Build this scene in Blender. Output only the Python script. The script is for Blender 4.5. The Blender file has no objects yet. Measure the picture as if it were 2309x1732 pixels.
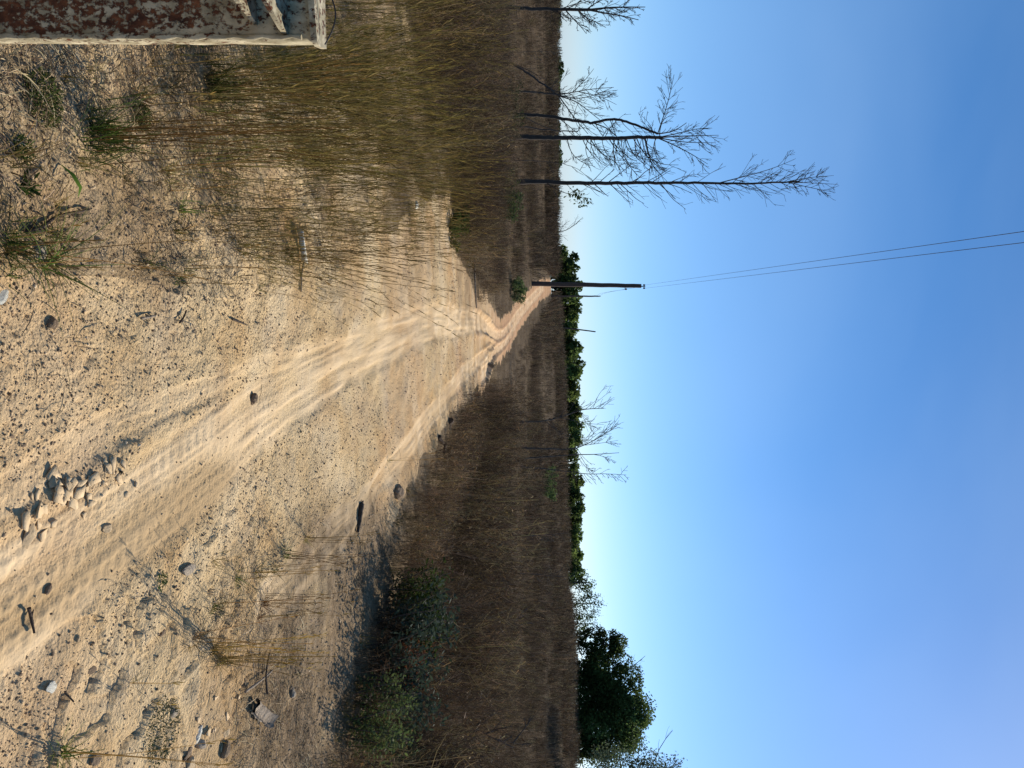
import bpy, math, random
import numpy as np
from mathutils import Vector, Matrix

# ------------------------------------------------------------------ camera, sky, sun, exposure
sc = bpy.context.scene
COL = sc.collection
CAM_H = 1.6
FPX = 1734.0                     # focal length in pixels of the 2309 x 1732 photograph
PITCH = math.radians(4.0)
cd = bpy.data.cameras.new('camera'); cam = bpy.data.objects.new('camera', cd); COL.objects.link(cam)
cd.sensor_fit = 'HORIZONTAL'; cd.sensor_width = 36.0; cd.lens = FPX / 2309.0 * 36.0
cd.clip_start = 0.05; cd.clip_end = 9000
_f = Vector((0, math.cos(PITCH), -math.sin(PITCH))); _u = Vector((0, math.sin(PITCH), math.cos(PITCH))); _l = Vector((-1, 0, 0))
# the phone was held on its side: image right is up in the place, image top is left
M = Matrix(((_u.x, _l.x, -_f.x, 0), (_u.y, _l.y, -_f.y, 0), (_u.z, _l.z, -_f.z, CAM_H), (0, 0, 0, 1)))
cam.matrix_world = M
sc.camera = cam

SUN_AZ = math.radians(40.0)      # clockwise from +Y, towards +X
SUN_EL = math.radians(36.0)
w = bpy.data.worlds.new('World'); sc.world = w; w.use_nodes = True
nt = w.node_tree; nt.nodes.clear()
sky = nt.nodes.new('ShaderNodeTexSky'); sky.sky_type = 'NISHITA'; sky.sun_disc = False
sky.sun_elevation = SUN_EL; sky.sun_rotation = SUN_AZ
sky.altitude = 200; sky.air_density = 0.75; sky.dust_density = 0.3; sky.ozone_density = 9.0
bg = nt.nodes.new('ShaderNodeBackground'); bg.inputs['Strength'].default_value = 0.15
wo = nt.nodes.new('ShaderNodeOutputWorld')
hs = nt.nodes.new('ShaderNodeHueSaturation'); hs.inputs['Saturation'].default_value = 1.12   # the phone's vivid colour
nt.links.new(sky.outputs[0], hs.inputs['Color']); 
# faint thin cirrus over the whole sky
_tc = nt.nodes.new('ShaderNodeTexCoord'); _mp = nt.nodes.new('ShaderNodeMapping'); _mp.inputs['Rotation'].default_value = (.5, .9, .3); _mp.inputs['Scale'].default_value = (.5, 2.6, .8)
_nz = nt.nodes.new('ShaderNodeTexNoise'); _nz.inputs['Scale'].default_value = 1.3; _nz.inputs['Detail'].default_value = 5; _nz.inputs['Distortion'].default_value = .5
_mr = nt.nodes.new('ShaderNodeMapRange'); _mr.inputs[1].default_value = .42; _mr.inputs[2].default_value = .8; _mr.inputs[4].default_value = .22
_mx = nt.nodes.new('ShaderNodeMix'); _mx.data_type = 'RGBA'; _mx.inputs[7].default_value = (3.4, 4.6, 5.9, 1)
nt.links.new(_tc.outputs['Generated'], _mp.inputs[0]); nt.links.new(_mp.outputs[0], _nz.inputs['Vector']); nt.links.new(_nz.outputs['Fac'], _mr.inputs[0]); nt.links.new(_mr.outputs[0], _mx.inputs[0])
_gm = nt.nodes.new('ShaderNodeGamma'); _gm.inputs[1].default_value = .82; nt.links.new(hs.outputs[0], _gm.inputs[0]); nt.links.new(_gm.outputs[0], _mx.inputs[6]); nt.links.new(_mx.outputs[2], bg.inputs[0]); nt.links.new(bg.outputs[0], wo.inputs[0])
sl = bpy.data.lights.new('sun', 'SUN'); sl.energy = 4.6; sl.angle = math.radians(0.53); sl.color = (1.0, 0.92, 0.79)
so = bpy.data.objects.new('sun', sl); COL.objects.link(so)
sd = Vector((math.sin(SUN_AZ) * math.cos(SUN_EL), math.cos(SUN_AZ) * math.cos(SUN_EL), math.sin(SUN_EL)))
so.rotation_euler = sd.to_track_quat('Z', 'Y').to_euler()
so.location = (20, 25, 30)
sc.view_settings.view_transform = 'Standard'; sc.view_settings.look = 'None'
sc.view_settings.exposure = 0.42; sc.view_settings.gamma = 1.0; sc.view_settings.use_curve_mapping = False
sc.cycles.max_bounces = 5; sc.cycles.diffuse_bounces = 2; sc.cycles.transparent_max_bounces = 8

rng = np.random.default_rng(7)
R = random.Random(11)

# ------------------------------------------------------------------ noise
def _hash(ix, iy, s):
    h = (ix.astype(np.int64) * 374761393 + iy.astype(np.int64) * 668265263 + s * 1274126177) & 0xffffffff
    h = ((h ^ (h >> 13)) * 1103515245) & 0xffffffff
    h = ((h ^ (h >> 16)) * 2654435761) & 0xffffffff
    return ((h ^ (h >> 15)) & 0xffffff) / float(0xffffff)
def vnoise(x, y, s=0):
    ix = np.floor(x); iy = np.floor(y); fx = x - ix; fy = y - iy
    fx = fx * fx * (3 - 2 * fx); fy = fy * fy * (3 - 2 * fy)
    a = _hash(ix, iy, s); b = _hash(ix + 1, iy, s); c = _hash(ix, iy + 1, s); d = _hash(ix + 1, iy + 1, s)
    return (a + (b - a) * fx) * (1 - fy) + (c + (d - c) * fx) * fy
def fbm(x, y, s=0, o=4, g=0.5):
    t = 0; a = 1; n = 0
    for i in range(o):
        t = t + a * vnoise(x * 2 ** i + 17.3 * i, y * 2 ** i - 9.1 * i, s + i); n += a; a *= g
    return t / n
def sst(a, b, x):
    t = np.clip((x - a) / (b - a), 0, 1); return t * t * (3 - 2 * t)

# ------------------------------------------------------------------ terrain (large shape)
_cu = np.array([-400, 0, 300, 500, 620, 700, 850, 1130, 1400, 1732, 2300.])
_ce = np.array([1257, 1257, 1255, 1252, 1253, 1257, 1268, 1277, 1290, 1297, 1300.]) - 1276 - 12
def macro(X, Y):
    X = np.asarray(X, float); Y = np.asarray(Y, float)
    rr = np.hypot(X, Y)
    u = 866 + FPX * X / np.maximum(Y, 1.0)
    u = np.where(Y < 1.0, np.where(X > 0, 2300, -400), u)
    e = np.interp(u, _cu, _ce)
    # the clearing is a low shelf; the fields and the far track lie about 1.3 m lower
    near = -1.3 * sst(9.5, 36.0, rr + (fbm(X * .25, Y * .25, 9, 2) - .5) * 1.5)
    xb = np.interp(Y, [-5, 3.5, 6.0, 8.5, 10.5, 13], [4.2, 3.1, 2.35, 1.15, .75, .4])
    near = np.minimum(near, -0.9 * sst(0.1, 2.4, X - xb))
    rc = np.clip(rr, 0, 125)
    far = CAM_H + e / FPX * rc - 0.03 * np.clip(rr - 125, 0, 9000)
    z = near + (far - near) * sst(34, 118, rr)
    z = z + (fbm(X * 0.05 + 3, Y * 0.05 + 8, 5, 3) - 0.5) * 0.25 * sst(25, 70, rr)
    return z
def ray(px, py):
    x = (py - 866.0) / FPX; y = (px - 1154.5) / FPX
    return np.array([x, math.cos(PITCH) + y * math.sin(PITCH), y * math.cos(PITCH) - math.sin(PITCH)])
_T = np.geomspace(1.2, 600, 1500)
def gnd(px, py):
    """where the line of sight through a photo pixel meets the terrain (x, y)"""
    d = ray(px, py); z = CAM_H + _T * d[2] - macro(_T * d[0], _T * d[1])
    k = np.argmax(z < 0)
    if k == 0: k = len(_T) - 1
    t = _T[k - 1] + (_T[k] - _T[k - 1]) * z[k - 1] / max(z[k - 1] - z[k], 1e-9)
    return np.array([t * d[0], t * d[1]])
def at(px, py, Y):
    """the point at distance Y ahead seen through a photo pixel"""
    d = ray(px, py); t = Y / d[1]
    return Vector((t * d[0], Y, CAM_H + t * d[2]))

# ------------------------------------------------------------------ dirt area, tracks
_poly = [(0, 640), (300, 640), (560, 650), (700, 640), (800, 560), (900, 490), (1012, 420), (1020, 470), (1030, 560), (1062, 640), (1080, 690),
         (1100, 705), (1118, 735), (1132, 770), (1122, 800), (1105, 835), (1080, 885), (1045, 905), (1005, 960), (955, 1050), (905, 1130), (870, 1230), (835, 1350), (805, 1450), (780, 1560), (760, 1640), (735, 1732)]
POLY = np.array([gnd(*p) for p in _poly] + [(3.4, 4.2), (3.6, 0), (3.4, -8), (-0.9, -8), (-0.75, 0)])
def in_poly(X, Y, P=POLY):
    ins = np.zeros(X.shape, bool); j = len(P) - 1
    for i in range(len(P)):
        xi, yi = P[i]; xj, yj = P[j]
        c = ((yi > Y) != (yj > Y)) & (X < (xj - xi) * (Y - yi) / (yj - yi + 1e-12) + xi)
        ins ^= c; j = i
    return ins
_road = [(1085, 740), (1108, 752), (1128, 770), (1146, 752), (1165, 716), (1185, 690), (1205, 668), (1225, 648), (1244, 626)]
def seg_dist(X, Y, pts):
    D = np.full(X.shape, 1e9); S = np.zeros(X.shape); acc = 0; SD = np.zeros(X.shape)
    for (x0, y0), (x1, y1) in zip(pts[:-1], pts[1:]):
        dx, dy = x1 - x0, y1 - y0; L2 = dx * dx + dy * dy; L = math.sqrt(L2)
        t = np.clip(((X - x0) * dx + (Y - y0) * dy) / L2, 0, 1)
        d = np.hypot(X - x0 - t * dx, Y - y0 - t * dy)
        sg = np.sign((X - x0) * dy - (Y - y0) * dx)
        m = d < D; D = np.where(m, d, D); S = np.where(m, acc + t * L, S); SD = np.where(m, sg * d, SD); acc += L
    return D, S, SD
def gl(pts): return [tuple(gnd(*p)) for p in pts]
def smooth_line(p, n=2):
    p = [np.array(q) for q in p]
    for _ in range(n):
        q = [p[0]]
        for a, b in zip(p[:-1], p[1:]): q += [a * .75 + b * .25, a * .25 + b * .75]
        p = q + [p[-1]]
    return [tuple(q) for q in p]
TRACKS = [(smooth_line(gl([(0, 1400), (150, 1290), (330, 1140), (470, 1020), (620, 915), (760, 825), (900, 755), (1000, 720), (1085, 725)])), 0.21),
          (smooth_line(gl([(600, 1370), (690, 1275), (790, 1180), (880, 1060), (960, 950), (1040, 845), (1105, 790)])), 0.16),
          (smooth_line(gl([(1020, 735), (1075, 722), (1105, 742), (1128, 762), (1146, 742), (1166, 708), (1186, 683), (1206, 661), (1226, 642)])), 0.22),
          (smooth_line(gl([(1085, 850), (1110, 805), (1134, 782), (1148, 762), (1165, 726), (1185, 698), (1205, 675), (1225, 654)])), 0.22),
          (smooth_line(gl([(0, 1130), (150, 1030), (300, 945), (520, 850), (700, 800)])), 0.07)]
ROAD = smooth_line(gl(_road), 2)
LAST = len(TRACKS) - 1
def zones(X, Y):
    jx = (fbm(X * 1.3, Y * 1.3, 31, 3) - .5) * 1.0 * np.clip(np.hypot(X, Y) / 8, .35, 1.3); jy = (fbm(X * 1.3, Y * 1.3, 37, 3) - .5) * 1.4 * np.clip(np.hypot(X, Y) / 8, .35, 1.6)
    dirt = in_poly(X + jx * .5, Y + jy * .5)
    rdist = seg_dist(X, Y, ROAD)[0]; dirt = dirt | (rdist + jx * .5 < .95)
    track = np.zeros(X.shape); side = np.zeros(X.shape); tr = np.zeros(X.shape); streak = np.zeros(X.shape)
    rr = np.hypot(X, Y)
    for k, (pts, wd) in enumerate(TRACKS):
        near = (rr < 130)
        D, S, SD = seg_dist(X, Y, pts)
        wd2 = wd * (1 + .25 * (fbm(S * .8, S * 0 + k, 3, 2) - .5))
        wv = (fbm(X * 3, Y * 3, 50 + k, 3) - .5) * wd * .5
        t = 1 - sst(wd2 * .75, wd2 * 1.15, D + wv)
        if k == LAST: t *= .6
        track = np.maximum(track, t)
        side = np.maximum(side, np.exp(-((D - wd2 * 1.25) / (wd2 * .25)) ** 2) * (.35 if k == LAST else 1))
        st = fbm(S * 1.6 + k, SD * 26 + 40, 170 + k, 3) - .5
        brk = sst(.42, .6, fbm(X * 1.7, Y * 1.7, 177, 2)) * (1 - sst(8, 14, rr))
        tr = tr + t * (st * 9 + brk * np.sin(S * 95 + np.sin(SD * 55) * 1.5) * .9)
        streak = np.maximum(streak, t * np.clip(.55 + 1.5 * st, 0, 1))
    zones.streak = streak
    return dirt, track, side, tr
def relief(X, Y, dirt, track, side, tr):
    rr = np.hypot(X, Y)
    fade = 1 - .7 * sst(20, 45, rr)
    rough = (1 - .8 * track)
    big = (fbm(X * .9, Y * .9, 61, 3) - .5) * .10
    mid = (fbm(X * 5.5, Y * 5.5, 71, 4) - .5) * .045
    n = fbm(X * 22, Y * 22, 81, 3); fine = (n - .5) * .016
    pit = -np.clip(vnoise(X * 34, Y * 34, 91) - .72, 0, 1) * .05 * (fbm(X * 1.1, Y * 1.1, 93, 2) > .42)
    # crusted, broken edges: plates of clay near the right foreground
    stp = fbm(X * 2.1 + .35 * Y, Y * 2.4, 101, 3); plate = (np.floor(stp * 9) / 9 - stp) * .16 * sst(.2, .9, X) * (1 - sst(3.2, 5.5, Y))
    h = big + (mid + fine + pit) * rough * np.where(dirt, .75, 1.25) + plate * rough * np.where(dirt, 1, 0)
    h = h + (side * .07 - track * .07) * sst(13, 24, rr) * (.5 + fbm(X * 1.5, Y * 1.5, 109, 3)) - track * (.004 + .012 * fbm(X * 2, Y * 2, 105, 2)) + side * .016 * (fbm(X * 7, Y * 7, 107, 3) - .38) + tr * .0026
    return h * fade
def height(X, Y):
    X = np.atleast_1d(np.asarray(X, float)); Y = np.atleast_1d(np.asarray(Y, float))
    zz = zones(X, Y)
    return macro(X, Y) + relief(X, Y, *zz)
def h1(x, y): return float(height([x], [y])[0])
def on(px, py):
    x, y = gnd(px, py); return Vector((x, y, h1(x, y)))

# ------------------------------------------------------------------ mesh / material helpers
def mesh_np(name, V, F, smooth=False, attrs=None):
    me = bpy.data.meshes.new(name)
    V = np.asarray(V, np.float32); F = np.asarray(F, np.int32); n = F.shape[1]
    me.vertices.add(len(V)); me.vertices.foreach_set('co', V.ravel())
    me.loops.add(F.size); me.loops.foreach_set('vertex_index', F.ravel())
    me.polygons.add(len(F)); me.polygons.foreach_set('loop_start', np.arange(0, F.size, n, dtype=np.int32))
    if smooth: me.polygons.foreach_set('use_smooth', np.ones(len(F), bool))
    for k, a in (attrs or {}).items():
        a = np.asarray(a, np.float32)
        if a.ndim == 1:
            t = me.attributes.new(k, 'FLOAT', 'POINT'); t.data.foreach_set('value', a)
        else:
            t = me.attributes.new(k, 'FLOAT_COLOR', 'POINT'); t.data.foreach_set('color', np.concatenate([a, np.ones((len(a), 1), np.float32)], 1).ravel())
    me.update(calc_edges=True); me.validate()
    return me
def put(name, me, mat=None, parent=None, loc=None, rot=None, **props):
    o = bpy.data.objects.new(name, me); COL.objects.link(o)
    if mat is not None and me is not None and not me.materials: me.materials.append(mat)
    if parent is not None: o.parent = parent
    if loc is not None: o.location = loc
    if rot is not None: o.rotation_euler = rot
    for k, v in props.items(): o[k] = v
    return o
def thing(name, label, cat, loc=(0, 0, 0), rot=None, group=None):
    o = put(name, None, loc=loc, rot=rot, label=label, category=cat)
    if group: o['group'] = group
    return o

class Geo:
    """collects quads/triangles as triangles"""
    def __init__(s): s.V = []; s.F = []; s.C = []; s.n = 0
    def add(s, V, F, c=None):
        V = np.asarray(V, float); F = np.asarray(F, int)
        if F.shape[1] == 4: F = np.concatenate([F[:, [0, 1, 2]], F[:, [0, 2, 3]]])
        s.V.append(V); s.F.append(F + s.n); s.n += len(V)
        s.C.append(np.tile(np.asarray(c if c is not None else (.5, .5, .5), float), (len(V), 1)) if np.ndim(c) < 2 else np.asarray(c, float))
    def mesh(s, name, smooth=False):
        return mesh_np(name, np.concatenate(s.V), np.concatenate(s.F), smooth, {'tint': np.concatenate(s.C)})
    def tube(s, pts, rad, sides=6, c=None, cap=True):
        pts = np.asarray([tuple(p) for p in pts], float); n = len(pts)
        rad = np.broadcast_to(np.asarray(rad, float), (n,))
        T = np.gradient(pts, axis=0); T /= np.linalg.norm(T, axis=1)[:, None] + 1e-12
        ref = np.array([0, 0, 1.]) if abs(T[0, 2]) < .8 else np.array([1., 0, 0])
        A = np.cross(T, ref); A /= np.linalg.norm(A, axis=1)[:, None] + 1e-12; B = np.cross(T, A)
        an = np.arange(sides) * 2 * math.pi / sides
        V = pts[:, None] + rad[:, None, None] * (np.cos(an)[None, :, None] * A[:, None] + np.sin(an)[None, :, None] * B[:, None])
        V = V.reshape(-1, 3); F = []
        for i in range(n - 1):
            for j in range(sides):
                k = (j + 1) % sides; F.append((i * sides + j, i * sides + k, (i + 1) * sides + k, (i + 1) * sides + j))
        s.add(V, F, c)
        if cap and sides >= 4:
            m = len(V); V2 = np.concatenate([V[-sides:], V[-sides:].mean(0)[None], V[:sides], V[:sides].mean(0)[None]])
            F2 = [(j, (j + 1) % sides, sides) for j in range(sides)] + [(sides + 1 + (j + 1) % sides, sides + 1 + j, 2 * sides + 1) for j in range(sides)]
            s.add(V2, F2, c)
    def ribbon(s, pts, wid, side, c=None, c2=None):
        """flat blade along pts; wid per point; side = across direction"""
        pts = np.asarray(pts, float); n = len(pts); side = np.asarray(side, float); wid = np.broadcast_to(np.asarray(wid, float), (n,))
        L = pts - side * wid[:, None] * .5; Rr = pts + side * wid[:, None] * .5
        V = np.stack([L, Rr], 1).reshape(-1, 3); F = [(2 * i, 2 * i + 1, 2 * i + 3, 2 * i + 2) for i in range(n - 1)]
        if c2 is not None:
            t = np.repeat(np.linspace(0, 1, n), 2)[:, None]; c = np.asarray(c) * (1 - t) + np.asarray(c2) * t
        s.add(V, F, c)

def new_mat(name):
    m = bpy.data.materials.new(name); m.use_nodes = True; n = m.node_tree; n.nodes.clear()
    out = n.nodes.new('ShaderNodeOutputMaterial'); b = n.nodes.new('ShaderNodeBsdfPrincipled'); n.links.new(b.outputs[0], out.inputs[0])
    b.inputs['Roughness'].default_value = .9; b.inputs['Specular IOR Level'].default_value = .2
    return m, n, b, out
def N(n, t, **kw):
    x = n.nodes.new(t)
    for k, v in kw.items():
        if hasattr(x, k): setattr(x, k, v)
        else: x.inputs[k].default_value = v
    return x
def noise(n, vec, scale, detail=4, rough=.55, dist=0):
    t = N(n, 'ShaderNodeTexNoise'); t.inputs['Scale'].default_value = scale; t.inputs['Detail'].default_value = detail
    t.inputs['Roughness'].default_value = rough; t.inputs['Distortion'].default_value = dist
    if vec is not None: n.links.new(vec, t.inputs['Vector'])
    return t.outputs['Fac']
def ramp(n, fac, stops):
    r = n.nodes.new('ShaderNodeValToRGB'); e = r.color_ramp.elements
    while len(e) < len(stops): e.new(.5)
    for x, (p, c) in zip(e, stops): x.position = p; x.color = (*c, 1) if len(c) == 3 else c
    n.links.new(fac, r.inputs[0]); return r.outputs[0]
def mix(n, fac, a, b, mode='MIX'):
    m = n.nodes.new('ShaderNodeMix'); m.data_type = 'RGBA'; m.blend_type = mode
    for s, v in ((m.inputs[0], fac), (m.inputs[6], a), (m.inputs[7], b)):
        if hasattr(v, 'links'): n.links.new(v, s)
        elif isinstance(v, (int, float)): s.default_value = v
        else: s.default_value = (*v, 1)
    return m.outputs[2]
def math_(n, op, a, b=0.0):
    m = n.nodes.new('ShaderNodeMath'); m.operation = op
    for s, v in ((m.inputs[0], a), (m.inputs[1], b)):
        if hasattr(v, 'links'): n.links.new(v, s)
        else: s.default_value = v
    return m.outputs[0]
def bump(n, b, h, strength, dist):
    x = n.nodes.new('ShaderNodeBump'); x.inputs['Strength'].default_value = strength; x.inputs['Distance'].default_value = dist
    n.links.new(h, x.inputs['Height']); n.links.new(x.outputs[0], b.inputs['Normal'])
def attr(n, name): 
    a = n.nodes.new('ShaderNodeAttribute'); a.attribute_name = name; return a

# ground
GM, n, b, out = new_mat('sandy_clay')
geo = n.nodes.new('ShaderNodeNewGeometry'); P = geo.outputs['Position']
vA = attr(n, 'veg').outputs['Fac']; tA = attr(n, 'track').outputs['Fac']; rA = attr(n, 'red').outputs['Fac']; lA = attr(n, 'litter').outputs['Fac']
sand = ramp(n, noise(n, P, 1.6, 6, .6), [(.28, (.48, .315, .15)), (.45, (.61, .44, .235)), (.62, (.69, .525, .31)), (.8, (.63, .49, .315))])
och = ramp(n, noise(n, P, .9, 4, .6, .6), [(.52, (0, 0, 0)), (.66, (1, 1, 1))])
sand = mix(n, math_(n, 'MULTIPLY', och, .55), sand, (.48, .27, .10))
grey = ramp(n, noise(n, P, 2.3, 5, .65), [(.5, (0, 0, 0)), (.68, (1, 1, 1))])
sand = mix(n, math_(n, 'MULTIPLY', grey, .45), sand, (.40, .33, .24))
trk = ramp(n, noise(n, P, 2.0, 5), [(.3, (.57, .40, .22)), (.55, (.70, .525, .32)), (.8, (.72, .55, .36))])
c = mix(n, rA, sand, ramp(n, noise(n, P, .6, 6, .65), [(.3, (.36, .17, .085)), (.7, (.55, .33, .19))]))
c = mix(n, math_(n, 'MULTIPLY', tA, .75), c, trk)
lit = ramp(n, noise(n, P, 9, 6, .7), [(.25, (.06, .04, .024)), (.45, (.17, .12, .07)), (.62, (.28, .205, .13)), (.8, (.36, .28, .19))])
dmp = ramp(n, noise(n, P, .75, 5, .6, .8), [(.5, (0, 0, 0)), (.62, (1, 1, 1))])
c = mix(n, math_(n, 'MULTIPLY', dmp, .5), c, (.40, .255, .125))
c = mix(n, math_(n, 'MULTIPLY', attr(n, 'damp').outputs['Fac'], .75), c, (.39, .265, .135))
c = mix(n, lA, c, lit)
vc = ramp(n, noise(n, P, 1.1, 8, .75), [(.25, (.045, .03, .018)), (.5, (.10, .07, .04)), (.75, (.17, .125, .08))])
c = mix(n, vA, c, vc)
gr = ramp(n, noise(n, P, 160, 3, .7), [(.30, (.45, .42, .40)), (.47, (1, 1, 1)), (.7, (1.0, 1.0, 1.0))])
c = mix(n, math_(n, 'MULTIPLY', math_(n, 'SUBTRACT', 1.0, tA), .75), c, gr, 'MULTIPLY')
n.links.new(c, b.inputs['Base Color'])
vor = N(n, 'ShaderNodeTexVoronoi'); vor.inputs['Scale'].default_value = 75; n.links.new(P, vor.inputs['Vector'])
hh = math_(n, 'ADD', math_(n, 'MULTIPLY', noise(n, P, 55, 6, .7), 1.0), math_(n, 'MULTIPLY', vor.outputs['Distance'], .35))
bn = n.nodes.new('ShaderNodeBump'); bn.inputs['Distance'].default_value = .02; n.links.new(hh, bn.inputs['Height']); n.links.new(bn.outputs[0], b.inputs['Normal'])
n.links.new(math_(n, 'SUBTRACT', .8, math_(n, 'MULTIPLY', tA, .45)), bn.inputs['Strength'])
b.inputs['Roughness'].default_value = 1.0; b.inputs['Specular IOR Level'].default_value = .05

def plant_mat(name, stops, transl=.35, scale=.12, var=.6, use_tint=True, spec=.1, contrast=1.1):
    """colour from the piece's own tint, shifted by where the plant grows"""
    m, n, b, out = new_mat(name)
    oi = n.nodes.new('ShaderNodeObjectInfo')
    f = math_(n, 'ADD', math_(n, 'MULTIPLY', noise(n, oi.outputs['Location'], scale, 3, .6), 1 - var * .4), math_(n, 'MULTIPLY', math_(n, 'SUBTRACT', oi.outputs['Random'], .5), var * .5))
    c = ramp(n, f, stops)
    br = math_(n, 'ADD', .45, math_(n, 'MULTIPLY', math_(n, 'FRACT', math_(n, 'MULTIPLY', oi.outputs['Random'], 7.31)), contrast))
    bc = n.nodes.new('ShaderNodeCombineColor')
    for q in range(3): n.links.new(br, bc.inputs[q])
    c = mix(n, 1.0, c, bc.outputs[0], 'MULTIPLY')
    if use_tint:
        a = attr(n, 'tint').outputs['Color']; c = mix(n, 1.0, c, mix(n, 1.0, a, (2, 2, 2), 'MULTIPLY'), 'MULTIPLY')
    n.links.new(c, b.inputs['Base Color']); b.inputs['Roughness'].default_value = .75; b.inputs['Specular IOR Level'].default_value = spec
    t = n.nodes.new('ShaderNodeBsdfTranslucent'); n.links.new(c, t.inputs[0])
    mx = n.nodes.new('ShaderNodeMixShader'); mx.inputs[0].default_value = transl
    n.links.new(b.outputs[0], mx.inputs[1]); n.links.new(t.outputs[0], mx.inputs[2]); n.links.new(mx.outputs[0], out.inputs[0])
    return m
STRAW = plant_mat('dry_grass', [(.25, (.095, .07, .03)), (.42, (.14, .115, .042)), (.55, (.12, .11, .034)), (.7, (.155, .108, .048))], .38, .6, contrast=1.4)
WEED = plant_mat('dead_weeds', [(.20, (.055, .04, .028)), (.36, (.145, .10, .058)), (.46, (.145, .125, .055)), (.54, (.115, .088, .062)), (.64, (.185, .115, .062)), (.8, (.085, .068, .05))], .25, .16, 1.2, contrast=1.5)
WEEDFAR = plant_mat('far_dead_weeds', [(.22, (.07, .052, .036)), (.40, (.12, .088, .055)), (.5, (.12, .10, .055)), (.6, (.10, .078, .056)), (.72, (.135, .095, .058))], .25, .05, 1.2, contrast=1.4)
GREEN = plant_mat('green_grass', [(.3, (.055, .085, .02)), (.5, (.09, .125, .03)), (.7, (.13, .13, .04))], .4, 1.3)
HERB = plant_mat('grey_green_herb', [(.3, (.06, .09, .03)), (.7, (.10, .125, .06))], .3, 1.3)
SHRUB = plant_mat('shrub_leaves', [(.3, (.045, .07, .025)), (.5, (.075, .10, .035)), (.7, (.10, .105, .03))], .35, .5)
BLUEG = plant_mat('grey_shrub_leaves', [(.3, (.06, .085, .055)), (.7, (.095, .12, .08))], .3, .8)
RUST = plant_mat('rusty_weed', [(.3, (.14, .055, .025)), (.7, (.20, .09, .04))], .3, .8)
LEAF = plant_mat('tree_leaves', [(.25, (.06, .088, .026)), (.45, (.085, .118, .032)), (.6, (.115, .14, .036)), (.75, (.155, .155, .044))], .58, .013, .9, contrast=.9)
PALELEAF = plant_mat('pale_tree_leaves', [(.3, (.13, .16, .09)), (.7, (.18, .20, .12))], .35, .05)
TWIGLITTER = plant_mat('stalk_litter', [(.25, (.12, .08, .045)), (.5, (.28, .21, .12)), (.75, (.38, .31, .21))], .1, 4.0, 1.2)
GRIT = plant_mat('grit', [(.2, (.24, .165, .10)), (.42, (.44, .32, .19)), (.6, (.56, .42, .26)), (.75, (.62, .48, .30)), (.9, (.34, .27, .20))], 0.0, 3.0, 1.3)

def bark_mat(name, c1, c2, sc_=14):
    m, n, b, out = new_mat(name); tc = n.nodes.new('ShaderNodeTexCoord'); mp = n.nodes.new('ShaderNodeMapping'); mp.inputs['Scale'].default_value = (1, 1, .18)
    n.links.new(tc.outputs['Object'], mp.inputs[0]); f = noise(n, mp.outputs[0], sc_, 6, .65)
    n.links.new(ramp(n, f, [(.3, c1), (.7, c2)]), b.inputs['Base Color']); bump(n, b, f, .8, .03); return m
BARK = bark_mat('dead_bark', (.035, .027, .022), (.13, .105, .085))
BARK2 = bark_mat('dark_bark', (.03, .024, .02), (.085, .068, .055))
POLEW = bark_mat('weathered_pole_wood', (.05, .035, .028), (.12, .085, .065), 20)
WOOD = bark_mat('grey_driftwood', (.16, .12, .085), (.42, .34, .25), 40)
DWOOD = bark_mat('dark_stick_wood', (.04, .028, .02), (.12, .085, .06), 60)
def rock_mat(name, c1, c2, sc_=18):
    m, n, b, out = new_mat(name); tc = n.nodes.new('ShaderNodeTexCoord'); f = noise(n, tc.outputs['Object'], sc_, 7, .65)
    n.links.new(ramp(n, f, [(.3, c1), (.7, c2)]), b.inputs['Base Color']); bump(n, b, noise(n, tc.outputs['Object'], sc_ * 4, 5, .7), .6, .01); return m
ROCK = rock_mat('grey_stone', (.27, .215, .155), (.50, .41, .30))
CLAY = rock_mat('dry_clay', (.48, .34, .19), (.68, .51, .31))
DCLOD = rock_mat('dark_clod', (.15, .10, .06), (.34, .24, .15))
WHITEST = rock_mat('white_stone', (.50, .47, .38), (.78, .74, .62))
IRON, n, b, out = new_mat('dark_iron'); b.inputs['Base Color'].default_value = (.04, .04, .045, 1); b.inputs['Metallic'].default_value = .6; b.inputs['Roughness'].default_value = .5
WIRE, n, b, out = new_mat('line_wire'); b.inputs['Base Color'].default_value = (.05, .06, .08, 1); b.inputs['Roughness'].default_value = .5
PORC, n, b, out = new_mat('insulator_porcelain'); b.inputs['Base Color'].default_value = (.07, .05, .045, 1); b.inputs['Roughness'].default_value = .25
# peeling white paint over rust
PAINT, n, b, out = new_mat('peeling_white_paint_on_rust'); tc = n.nodes.new('ShaderNodeTexCoord'); mp = n.nodes.new('ShaderNodeMapping'); mp.inputs['Scale'].default_value = (1, 1, .7); n.links.new(tc.outputs['Object'], mp.inputs[0]); O = mp.outputs[0]
f1 = noise(n, O, 95, 6, .68, .2); f2 = noise(n, O, 22, 4, .6)
sx_ = n.nodes.new('ShaderNodeSeparateXYZ'); n.links.new(tc.outputs['Object'], sx_.inputs[0]); lit_edge = n.nodes.new('ShaderNodeMapRange'); lit_edge.inputs[1].default_value = -.022; lit_edge.inputs[2].default_value = .0; lit_edge.inputs[4].default_value = .065; n.links.new(sx_.outputs[0], lit_edge.inputs[0])  # sunlit strip along the flange edge put into the colour as extra paint
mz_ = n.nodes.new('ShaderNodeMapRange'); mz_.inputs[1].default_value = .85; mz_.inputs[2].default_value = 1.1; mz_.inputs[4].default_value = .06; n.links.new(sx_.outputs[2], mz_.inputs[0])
fm = math_(n, 'ADD', math_(n, 'ADD', math_(n, 'MULTIPLY', f1, .7), math_(n, 'MULTIPLY', f2, .35)), math_(n, 'ADD', lit_edge.outputs[0], mz_.outputs[0]))
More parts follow.
